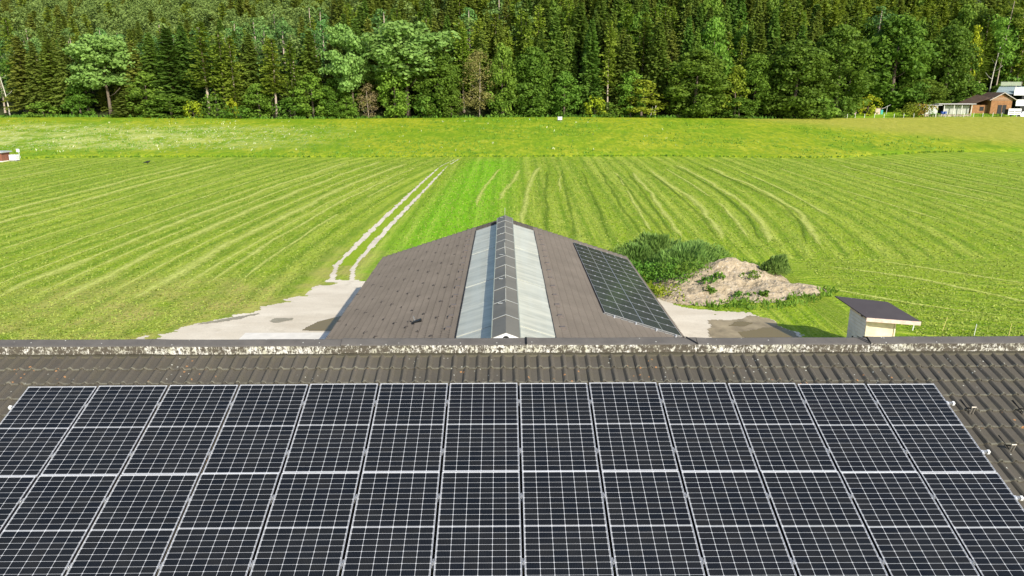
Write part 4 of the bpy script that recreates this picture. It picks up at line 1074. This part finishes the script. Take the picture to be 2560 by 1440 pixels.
if AV:
    A = np.concatenate(AV); tag(link('far_wood', np_mesh('far_wood', A, len(A) // 4, matl, np.concatenate(AM))), 'dense mixed wood filling the upper slope behind the nearer trees', 'wood', kind='stuff')
# undergrowth and tall grass along the wood's foot
def scatter_tufts(name, mat, pts, h, s, n, label, cat='undergrowth'):
    C, A, B = [], [], []
    for x, y, z in pts:
        for _ in range(n):
            a = rng.uniform(0, 6.28); hh = h * rng.uniform(.5, 1.3); l = rng.normal(size=2) * .25 * hh
            c0 = np.array([x + rng.normal() * s, y + rng.normal() * s, z + hh * .5]); C.append(c0); A.append(np.array([l[0], l[1], hh * .55])); B.append(np.array([math.cos(a), math.sin(a), 0]) * hh * .22)
    V = quads(np.array(C), np.array(A), np.array(B)); return tag(link(name, np_mesh(name, V, len(V) // 4, [mat])), label, cat, kind='stuff')
pts = []
for x in np.arange(-170, 92, .45):
    y = 218.0 + 1.1 * math.sin(x * .13) + rng.uniform(-.9, 1.2)
    if y > 217: pts.append((x, y, terr(x, y) + .1))
scatter_tufts('undergrowth', F_WEED, pts, 1.0, .5, 5, 'rank green weeds along the foot of the wood')

pts = []
for _ in range(5200):
    x = rng.uniform(-150, 130); y = rng.uniform(field_edge(x) + .8, 217)
    if gold(x, y) < .2 and fbm(x * .06, y * .09, 3) > .46: pts.append((x, y, mz(x, y) - .1))
scatter_tufts('tall_grass', F_MID, pts, .45, .35, 3, 'taller tufts of grass standing in the unmown meadow', 'grass')
pts = []
for _ in range(380):
    x = rng.uniform(-150, 40); y = rng.uniform(field_edge(x) + 3, 208)
    if x < -45 or rng.random() < .3: pts.append((x, y, mz(x, y)))
F_UMB = foliage('white_umbels', (.42, .45, .22), (.60, .62, .40), .5, .2, .01, .1)
scatter_tufts('meadow_flowers', F_UMB, pts, .45, .4, 2, 'whitish flower heads dotted over the left side of the meadow', 'flowers')
pts = []
for _ in range(1100):
    x = rng.uniform(-110, 100); y = field_edge(x) + rng.uniform(-.2, .7); pts.append((x, y, ZG))
scatter_tufts('meadow_margin', F_MID, pts, .35, .15, 3, 'ragged taller grass along the line between mown field and meadow', 'grass')

# ------------------------------------------------------------------ spoil heap and its weeds
def heap_h(x, y):
    q = 0
    for cx, cy, r0, h0, ex in ((17.0, 53.6, 3.9, 2.1, 1.1), (17.3, 53.7, 1.5, 2.2, 1.0), (14.6, 51.8, 3.3, 1.0, 1.2), (19.0, 50.8, 2.2, .8, 1.2), (20.6, 50.3, 1.8, .55, 1.3), (13.0, 48.6, 2.3, .55, 1.2), (17.4, 49.6, 2.6, .6, 1)):
        d = math.hypot((x - cx) / ex, y - cy) / r0
        if d < 1: q = max(q, h0 * (1 - d) ** .9) if h0 > 2 else max(q, h0 * (1 - d * d))
    n = fbm(x * .9, y * .9, 5)
    return .82 * q * (.62 + .6 * n) + (.35 * max(0, fbm(x * .5 + 3, y * .5, 3) - .45) if q > .3 else 0) + ((.30 * (fbm(x * 2.6, y * 2.6, 4) - .5) - .35 * abs(fbm(x * .8 + 40, y * 1.1, 3) - .5)) if q > .15 else 0)
t = NT('spoil', .95, .1); v = t.co(); a_ = t.noise(v, .8, 5, .65); b_ = t.noise(v, 5, 4, .75)
c = t.mix(t.ramp(a_, .3, .7), (.30, .235, .145), (.47, .385, .27)); c = t.mix(t.M('MULTIPLY', t.ramp(b_, .56, .68), .6), c, (.68, .64, .56)); c = t.mix(t.M('MULTIPLY', t.ramp(b_, .42, .30), .6), c, (.19, .14, .085)); t.col(c); t.bump(b_, .9, .12); M_SPOIL = t.m
me = grid_mesh('spoil_heap', list(np.arange(10, 25, .14)), list(np.arange(45.5, 60, .14)), lambda x, y: ZG - .05 + heap_h(x, y), [M_SPOIL], False, lambda a, b: heap_h((a[0] + b[0]) / 2, (a[1] + b[1]) / 2) > .06)
sh = tag(link('spoil_heap', me), 'pale brown heap of dug earth and stones right of the barn', 'earth heap')
def tuft_plant(name, px, py, w_, h, mat, label, n=90, leafy=True, base=None, cat='plant', group=None):
    p = on_ground(px, py)
    if base is not None: p = base
    z0 = ZG + max(0, heap_h(p.x, p.y)) - .05
    if leafy:
        cs = [np.array([rng.normal() * w_ * .30, rng.normal() * w_ * .30, h * rng.uniform(.1, .75)]) for _ in range(18)]
        V = puffs(cs, list(rng.uniform(.10, .26, 18) * w_), n * 4, .09, .8)
    else:
        C, A, B = [], [], []
        for _ in range(n * 22):
            a = rng.uniform(0, 6.28); r0 = abs(rng.normal()) * w_ * .36; hh = h * rng.uniform(.35, 1.2) * max(.3, 1 - r0 / w_ * .7) * (.6 + .8 * vn(math.cos(a) * r0 * 1.4 + w_ * 7, math.sin(a) * r0 * 1.4 + h * 9)); l = np.array([math.cos(a), math.sin(a)]) * hh * .28
            base_ = np.array([math.cos(a) * r0, math.sin(a) * r0, 0])
            for q in (.3, .62, .9): C.append(base_ + np.array([l[0] * q, l[1] * q, hh * q])); A.append(np.array([l[0] * .2, l[1] * .2, hh * .13])); B.append(np.array([rng.normal() * .028, rng.normal() * .028, 0.008]))
        V = quads(np.array(C), np.array(A), np.array(B))
    return tag(link(name, np_mesh(name, V, len(V) // 4, [mat]), None, (p.x, p.y, z0)), label, cat, group)
def hb(x, y): return Vector((x, y, 0))
wd_ = 'weeds growing on the earth heap'
tuft_plant('weed_clump', 0, 0, .9, .6, F_WEED, 'green weed clump left of two on the middle of the earth heap', 60, True, hb(14.2, 50.2), 'weed', wd_)
tuft_plant('weed_clump', 0, 0, .9, .6, F_WEED, 'green weed clump high in the middle of the earth heap', 60, True, hb(15.4, 51.0), 'weed', wd_)
tuft_plant('weed_clump', 0, 0, 1.1, .55, F_MID, 'bright weed clump right of the middle on the earth heap', 60, True, hb(17.9, 51.4), 'weed', wd_)
tuft_plant('weed_clump', 0, 0, 1.0, .5, F_WEED, 'dark weed clump on the lower left side of the earth heap', 60, True, hb(14.2, 48.7), 'weed', wd_)
tuft_plant('weed_clump', 0, 0, 1.0, .3, F_WEED, 'low spreading weeds at the front of the earth heap', 70, True, hb(16.2, 48.2), 'weed', wd_)
tuft_plant('weed_clump', 0, 0, .6, .35, F_MID, 'smallest weed clump on the right front of the earth heap', 40, True, hb(17.5, 48.0), 'weed', wd_)
bu = 'bushes between the barn and the earth heap'
tuft_plant('willow_bush', 0, 0, 3.8, 1.6, F_GRS, 'tall grassy willow bush farthest behind the barn panels', 420, False, hb(12.8, 61.0), 'bush', bu)
tuft_plant('willow_bush', 0, 0, 3.2, 1.5, F_GRS, 'feathery willow bush with reddish tops right of the barn corner', 380, False, hb(16.0, 60.2), 'bush', bu)
tuft_plant('willow_bush', 0, 0, 2.7, 1.9, F_GRS, 'feathery pale willow bush directly left of the earth heap', 420, False, hb(13.6, 55.0), 'bush', bu)
tuft_plant('willow_bush', 0, 0, 2.5, 1.4, F_GRS, 'rounded willow bush touching the barn roof corner', 320, False, hb(10.8, 57.5), 'bush', bu)
tuft_plant('willow_bush', 0, 0, 1.2, 1.1, F_GRS, 'feathery willow bush on the right side behind the earth heap', 320, False, hb(20.2, 53.4), 'bush', bu)
tuft_plant('leafy_shrub', 0, 0, 3.2, 1.4, F_WEED, 'glossy green leafy shrub at the left foot of the earth heap', 90, True, hb(11.8, 51.6), 'bush', bu)
tuft_plant('leafy_shrub', 0, 0, 2.6, 1.2, F_MID, 'low leafy shrub left of the earth heap below the willow', 90, True, hb(13.2, 52.6), 'bush', bu)
tuft_plant('leafy_shrub', 0, 0, 3.2, 1.5, F_WEED, 'leafy shrub beside the barn wall under its panels', 90, True, hb(10.0, 53.6), 'bush', bu)
tuft_plant('leafy_shrub', 0, 0, 2.2, .8, F_OLI, 'low yellowish weed bush at the barn corner beside the yard', 80, True, hb(10.6, 49.2), 'bush', bu)
tuft_plant('leafy_shrub', 0, 0, 2.2, .9, F_MID, 'low green shrub behind the heap between two willows', 80, True, hb(17.8, 59.0), 'bush', bu)
pts = []
for _ in range(1700):
    x, y = rng.uniform(8.5, 24), rng.uniform(45.5, 63)
    P_ = [(8.5, 50), (11, 47.2), (14, 45.6), (18, 45.4), (24, 49.5), (22.5, 51.5), (21, 56), (19, 61), (9, 63)]
    if in_poly(x, y, P_) and heap_h(x, y) < .1 and (x < 14 or y < 48 or x > 17 and y < 50.4 or y > 57): pts.append((x, y, ZG))
scatter_tufts('rough_grass', F_MID, pts, .28, .2, 4, 'lush rough grass around the earth heap', 'grass')

# ------------------------------------------------------------------ small things on the field and at the wood
M_WHITE = simple('white_paint', (.8, .8, .79), .5, .3, 0, .04); M_BRWD = simple('red_brown_boards', (.22, .085, .055), .8); M_GREYR = simple('grey_sheet', (.45, .47, .48), .5, .4, .2)
p = on_ground(-13, 405); hut = empty('field_hut', p, 'low reddish brown hut with a grey roof cut by the left edge of the picture', 'hut')
b = MB(); b.box((0, 1, .95), (3.2, 2.4, 1.5)); b.build('wall', M_BRWD, hut); b = MB(); b.box((0, 1, 1.78), (3.9, 3.1, .14)); b.box((0, .95, 1.90), (3.6, 2.7, .08)); b.build('roof', M_GREYR, hut); b = MB(); b.box((0, 1, .1), (3.3, 2.5, .2)); b.build('base', M_CONC, hut)
p = on_ground(33, 403); tk = empty('water_tank', p, 'white plastic water tank in a metal cage beside the brown hut', 'tank')
b = MB(); b.box((0, .5, .68), (1.32, 1, 1.0)); b.build('tank', M_WHITE, tk); b = MB()
for x in (-.7, -.35, 0, .35, .7): b.tube([(x, -.03, .1), (x, -.03, 1.25)], .012, 4)
for z in (.12, .5, .85, 1.25): b.tube([(-.7, -.04, z), (.7, -.04, z)], .012, 4); b.tube([(.7, 0, z), (.7, 1.05, z)], .012, 4)
b.box((0, .5, .06), (1.4, 1.1, .12)); b.build('cage', M_ALU_D, tk)
p = on_ground(52, 398); sg_ = empty('sign', p, 'small pale square sign on a thin white post beside the white tank', 'sign')
tp = at_y(48, 376, p.y); hz = tp.z - p.z
b = MB(); b.tube([(0, 0, 0), (-.2, 0, hz - .2)], .035, 6); b.build('post', M_WHITE, sg_); b = MB(); b.box((-.25, -.05, hz), (.62, .05, .62)); b.build('board', simple('pale_board', (.62, .60, .62)), sg_)
p = on_ground(368, 411); bd = MB()
bd.tube([(-.30, 0, .22), (-.12, 0, .27), (.10, 0, .30), (.22, 0, .30), (.30, 0, .38), (.37, 0, .42), (.45, 0, .40)], [.02, .09, .13, .10, .06, .065, .012], 8)
for y in (-.04, .04): bd.tube([(.06, y, .24), (.07, y, .1), (.08, y, 0)], .012, 4); bd.tube([(.08, y, .01), (.15, y, .01)], .01, 4)
bd.tube([(-.2, 0, .25), (-.48, 0, .18)], [.06, .03], 5); bd.v = [(a * 1.5, b_ * 1.5, c_ * 1.5) for a, b_, c_ in bd.v]
tag(bd.build('crow', simple('black_feathers', (.015, .015, .018), .5), None, p, smooth=True), 'black bird standing on the mown field at the left', 'bird')
p = on_ground(1400, 307); bx = empty('white_box', p + Vector((0, 0, .3)), 'small white box on short legs at the meadow edge below the wood', 'box')
b = MB(); b.box((0, .5, .85), (1.1, .8, .75)); b.build('body', M_WHITE, bx); b = MB(); b.box((0, .5, 1.26), (1.25, 1.0, .07)); b.build('lid', M_WHITE, bx)
b = MB(); [b.tube([(x, y, 0), (x, y, .5)], .06, 5) for x in (-.45, .45) for y in (.2, .8)]; b.build('stand', M_BARK, bx)
post('wooden_post', 1394, 292, 306, M_STAKEW, .06, 'thin white post directly left of the white box'); post('wooden_post', 1324, 297, 304, M_STAKEW, .09, 'short white post in front of the two pale trunks')
for i, (dx, wd2) in enumerate(((1328, 282), (1340, 272))):
    pass
for i, (x0_, y0_, x1_, y1_) in enumerate(((1334, 303, 1333, 272), (1341, 292, 1341, 268))):
    a = at_y(x0_, y0_, 219.0); c_ = at_y(x1_, y1_, 219.0); b = MB(); zg = terr(a.x, 219.0)
    b.tube([(0, 0, 0), (c_.x - a.x, 0, c_.z - zg)], .13, 6); tag(b.build('birch_tree', M_BIRCH, None, (a.x, 219.0, zg)), ['left of two slim white birch stems standing at the meadow edge', 'right of two slim white birch stems standing at the meadow edge'][i], 'tree trunk')
for i, (P4) in enumerate(((1624, 290, 1632, 266), (1630, 297, 1640, 264))):
    a = at_y(P4[0], P4[1], 218.8); c_ = at_y(P4[2], P4[3], 218.8); b = MB(); zg = min(a.z, terr(a.x, 218.8))
    b.tube([(0, 0, 0), ((c_.x - a.x) * .6, 0, (c_.z - zg) * .5), (c_.x - a.x, 0, c_.z - zg)], .12, 6); tag(b.build('birch_tree', M_BIRCH, None, (a.x, 218.8, zg)), ['shorter slanting white stem under the olive yellow tree', 'longer slanting white stem under the olive yellow tree'][i], 'tree trunk')

# garden and buildings at the right
fxs = [2117, 2137, 2160, 2185, 2209, 2234, 2258, 2283, 2337, 2362, 2386, 2408, 2432, 2455, 2480, 2502, 2540]
for i, x in enumerate(fxs):
    d = ray(x, 300); Y = 217.2 + .25 * math.sin(i); a = at_y(x, 300, Y); z = terr(a.x, Y) + .35
    b = MB(); b.tube([(0, 0, 0), (.02, 0, 1.25)], .055, 6); b.tube([(.02, 0, 1.25), (.02, 0, 1.3)], .07, 6)
    tag(b.build('fence_post', M_STAKEW, None, (a.x, Y, z)), 'thin pale garden fence post, number %s counted from the wood corner' % ['one', 'two', 'three', 'four', 'five', 'six', 'seven', 'eight', 'nine', 'ten', 'eleven', 'twelve', 'thirteen', 'fourteen', 'fifteen', 'sixteen', 'seventeen'][i], 'fence post', 'posts of the garden fence')
def gp(px, Y, lift=.12): a = at_y(px, 300, Y); return Vector((a.x, Y, terr(a.x, Y) + lift))
ppx = 226 / FPX                                         # metres per photo pixel out there
M_GREYW = simple('grey_boards', (.42, .42, .38), .8, .2, 0, .2, 1.2); M_WOOD = simple('orange_brown_boards', (.27, .135, .06), .8, .2, 0, .3, 1.5); M_DKWD = simple('dark_brown_roof', (.115, .075, .055), .8, .2, 0, .25, 1)
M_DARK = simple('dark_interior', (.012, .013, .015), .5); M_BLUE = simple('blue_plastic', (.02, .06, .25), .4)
def plank(mb, x0, x1, y, z0, z1, n, gap=.03, vertical=True, th=.04):
    for i in range(n):
        if vertical: w2 = (x1 - x0) / n; mb.box((x0 + (i + .5) * w2, y, (z0 + z1) / 2), (w2 - gap, th, z1 - z0))
        else: w2 = (z1 - z0) / n; mb.box(((x0 + x1) / 2, y, z0 + (i + .5) * w2), (x1 - x0, th, w2 - gap))
p = gp(2318, 229); o = empty('garden_shed', p, 'pale grey shed with upright boards behind the orange bush', 'shed')
b = MB(); b.box((0, 1.6, 1.35), (5.6, 3.0, 2.7)); b.build('body', M_GREYW, o); b = MB(); plank(b, -2.8, 2.8, .06, .05, 2.7, 16, .05); b.build('cladding', simple('pale_grey_boards', (.58, .58, .54), .8, .2, 0, .2, 2), o)
b = MB(); b.box((0, 1.6, 2.88), (7.6, 4.0, .14)); b.build('roof', simple('pale_roof_sheet', (.50, .48, .46), .6), o)
b = MB(); b.box((-2.2, .02, 1.0), (1.0, .06, 2.0)); b.build('door', M_DARK, o)
p = gp(2390, 230); o = empty('garden_shed', p, 'grey open fronted shed with a flat roof left of the wooden house', 'shed')
b = MB(); plank(b, -3.7, 4.2, 1.2, .0, 2.6, 9, .03, False, .08); b.build('wall', M_GREYW, o); b = MB()
for x in (-4.2, -1.2, 1.2, 4.2): b.box((x, 0, 1.45), (.22, .22, 2.9))
b.build('post', simple('weathered_posts', (.55, .54, .5)), o); b = MB(); b.box((-.6, 1.2, 3.08), (11.4, 3.8, .18)); b.build('roof', simple('pale_roof_sheet', (.50, .48, .46), .6), o)
b = MB(); b.box((-.8, 3.0, 1.4), (9, .1, 2.8)); b.build('back_wall', M_DARK, o)
p = gp(2353, 229); b = MB(); b.tube([(0, 0, 0), (0, 0, .35), (0, 0, .95), (0, 0, 1.0)], [.42, .47, .47, .35], 12); b.tube([(.95, .1, 0), (.95, .1, .35), (.95, .1, .95), (.95, .1, 1.0)], [.42, .47, .47, .35], 12)
tag(b.build('rain_barrel', M_BLUE, None, p, smooth=True), 'blue rain barrels in the gap between the two grey sheds', 'barrel')
p = gp(2484, 231); hs_ = empty('wooden_house', p, 'orange brown wooden house with a dark gable roof at the right', 'house')
b = MB(); b.box((1.6, 3.5, 2.1), (6.4, 7, 4.2)); b.prism([(-1.6, 4.2), (4.8, 4.2), (1.6, 6.0)], 0, 7); b.box((-4.2, 4.2, 1.3), (5.2, 5.6, 2.6)); b.build('wall', M_WOOD, hs_)
b = MB()
for sx in (-1, 1):
    b.add([(1.6, -.7, 6.2), (1.6, 7.6, 6.2), (1.6 + sx * 4.2, 7.6, 3.95), (1.6 + sx * 4.2, -.7, 3.95), (1.6, -.7, 6.36), (1.6, 7.6, 6.36), (1.6 + sx * 4.2, 7.6, 4.11), (1.6 + sx * 4.2, -.7, 4.11)], [(0, 1, 2, 3), (4, 7, 6, 5), (0, 3, 7, 4), (3, 2, 6, 7), (2, 1, 5, 6)])
b.add([(-1.8, .2, 4.7), (-1.8, 7.4, 5.5), (-7.6, 7.4, 2.9), (-7.9, .9, 2.4), (-1.8, .2, 4.85), (-1.8, 7.4, 5.65), (-7.6, 7.4, 3.05), (-7.9, .9, 2.55)], [(0, 1, 2, 3), (4, 7, 6, 5), (0, 3, 7, 4), (3, 2, 6, 7), (2, 1, 5, 6)])
b.build('roof', M_DKWD, hs_)
b = MB(); b.box((3.7, -.72, 5.15), (4.75, .06, .2), Matrix.Translation((3.7, 0, 5.15)) @ Matrix.Rotation(R(28.2), 4, 'Y') @ Matrix.Translation((-3.7, 0, -5.15))); b.box((-.5, -.72, 5.15), (4.75, .06, .2), Matrix.Translation((-.5, 0, 5.15)) @ Matrix.Rotation(R(-28.2), 4, 'Y') @ Matrix.Translation((.5, 0, -5.15)))
b.build('bargeboard', simple('grey_bargeboard', (.42, .38, .33)), hs_)
b = MB(); b.box((1.6, -.04, 4.05), (6.3, .1, .22)); plank(b, -1.5, 4.7, -.02, 4.25, 4.9, 1); b.build('beam', simple('weathered_beam', (.28, .17, .1)), hs_)
b = MB(); b.box((1.9, -.05, 1.35), (2.6, .08, 2.6)); b.build('door', M_DARK, hs_); b = MB(); b.box((1.9, -.1, 1.35), (.12, .04, 2.6)); b.build('door_frame', M_WOOD, hs_)
b = MB(); b.box((-3.4, 1.36, 1.5), (1.2, .08, 1.2)); b.build('window', M_DARK, hs_)
p = gp(2545, 236); o = empty('farm_building', p, 'grey building with glass roof and white panel cut by the right edge', 'building')
b = MB(); b.box((3, 4, 3), (6, 8, 6)); b.build('wall', M_DARK, o); b = MB()
b.add([(-8.5, 0, 5.6), (5, 0, 5.6), (5, 4, 7.8), (-5, 4, 7.8)], [(0, 1, 2, 3)]); b.add([(-8.5, 0, 5.5), (5, 0, 5.5), (5, 4, 7.7), (-5, 4, 7.7)], [(3, 2, 1, 0)]); b.build('roof', simple('slate_glass', (.20, .25, .27), .15, .5), o)
b = MB(); b.box((-.4, -.1, 6.3), (4.8, .2, 2.3)); b.box((0, -.1, 2.9), (3.4, .2, 1.9)); b.build('white_panel', M_WHITE, o)
b = MB(); b.box((-1.8, 3.5, 8.6), (6.5, .08, 1.2)); b.build('glass_screen', simple('greenish_glass', (.22, .27, .20), .2, .5), o)
p = gp(2533, 219, .4); o = empty('farm_trailer', p, 'white slatted trailer box standing at the right end of the fence', 'trailer')
b = MB(); b.box((0, .9, 1.3), (3.5, 1.7, 1.5)); b.build('body', M_DARK, o)
b = MB()
for z in (.7, 1.2, 1.72, 2.1): b.box((0, 0, z), (3.6, .08, .3))
for x in (-1.8, 0, 1.8): b.box((x, -.02, 1.3), (.12, .12, 1.9))
b.build('side_rail', M_WHITE, o)
for x in (-1, 1): b = MB(); b.tube([(x, .05, .3), (x, -.1, .3)], .3, 12); b.build('wheel', M_DARK, o)
p = gp(2552, 219, .4); b = MB(); b.prism([(-.3, 0), (3, 0), (3, 1.4), (.2, 1.4), (-.3, .6)], 0, 1.4); tag(b.build('silage_bale_box', M_WHITE, None, p), 'low white container at the right picture edge beside the slatted trailer', 'container')
b = MB(); p = gp(2420, 224); 
for i in range(60): b.box((-16 + i * .55 + rng.uniform(-.1, .1), rng.uniform(-.2, .2), .28 + rng.uniform(-.08, .1)), (.5, .5, .55 + rng.uniform(-.1, .2)))
b.v = [(x * .42, y, z) for x, y, z in b.v]
tag(b.build('stone_wall', simple('rough_stone', (.36, .30, .24), .9, .1, 0, .3, 1.5), None, p - Vector((6.5, 0, 0))), 'low rough stone wall in front of the open grey shed', 'wall')
hd = puffs([np.array([x, 0, .45]) for x in np.arange(-5, 6.5, .5)], [.5] * 23, 160, .16); tag(link('hedge', np_mesh('hedge', hd, len(hd) // 4, [F_MID]), None, gp(2480, 223)), 'low clipped green hedge in front of the wooden house', 'hedge')
def shrub(name, px, Y, w_, h, mat, label, size=.22):
    cs = [np.array([rng.normal() * w_ * .24, rng.normal() * w_ * .2, h * rng.uniform(.2, .75)]) for _ in range(14)]
    V = puffs(cs, [w_ * .24] * 14, 90, size); return tag(link(name, np_mesh(name, V, len(V) // 4, [mat]), None, gp(px, Y, 0)), label, 'bush')
shrub('bush', 2290, 221, 7.0, 5.0, F_OLI, 'large olive bush at the left side of the orange leaved one'); shrub('bush', 2306, 220.2, 4.4, 5.2, F_GOLD, 'orange and yellow leaved bush in front of the pale grey shed')
shrub('bush', 2331, 220.3, 2.8, 3.6, F_MID, 'small bright green bush right of the orange leaved one', .18)
shrub('bush', 2228, 240, 5, 1.5, F_MID, 'low light green bush on the garden lawn behind the fence')
p = gp(2172, 232); o = empty('garden_shelter', p, 'small open shelter with pink and green wall boards under the round yellow green tree', 'shelter')
b = MB(); b.box((0, 2, 1.9), (10, 3, .12)); b.build('roof', M_DKWD, o); b = MB(); M_PINK = simple('pink_boards', (.5, .38, .32)); b.box((-4.4, .5, .9), (1.0, .1, 1.8)); b.build('wall', M_PINK, o); b = MB(); b.box((2.6, .4, .9), (1.6, .1, 1.8)); b.build('wall', M_PINK, o)
b = MB(); b.box((4.0, .6, .7), (.7, .1, 1.4)); b.build('door', simple('turquoise_door', (.05, .35, .30)), o); b = MB(); b.box((0, 3.4, .9), (9.6, .1, 1.8)); b.build('back_wall', M_DARK, o)
b = MB(); b.tube([(5.2, .2, 0), (5.3, .2, 2.6)], .1, 6); b.tube([(3.6, .2, 1.6), (6.2, .2, 2.9)], .07, 5); b.build('post', M_GREYW, o)
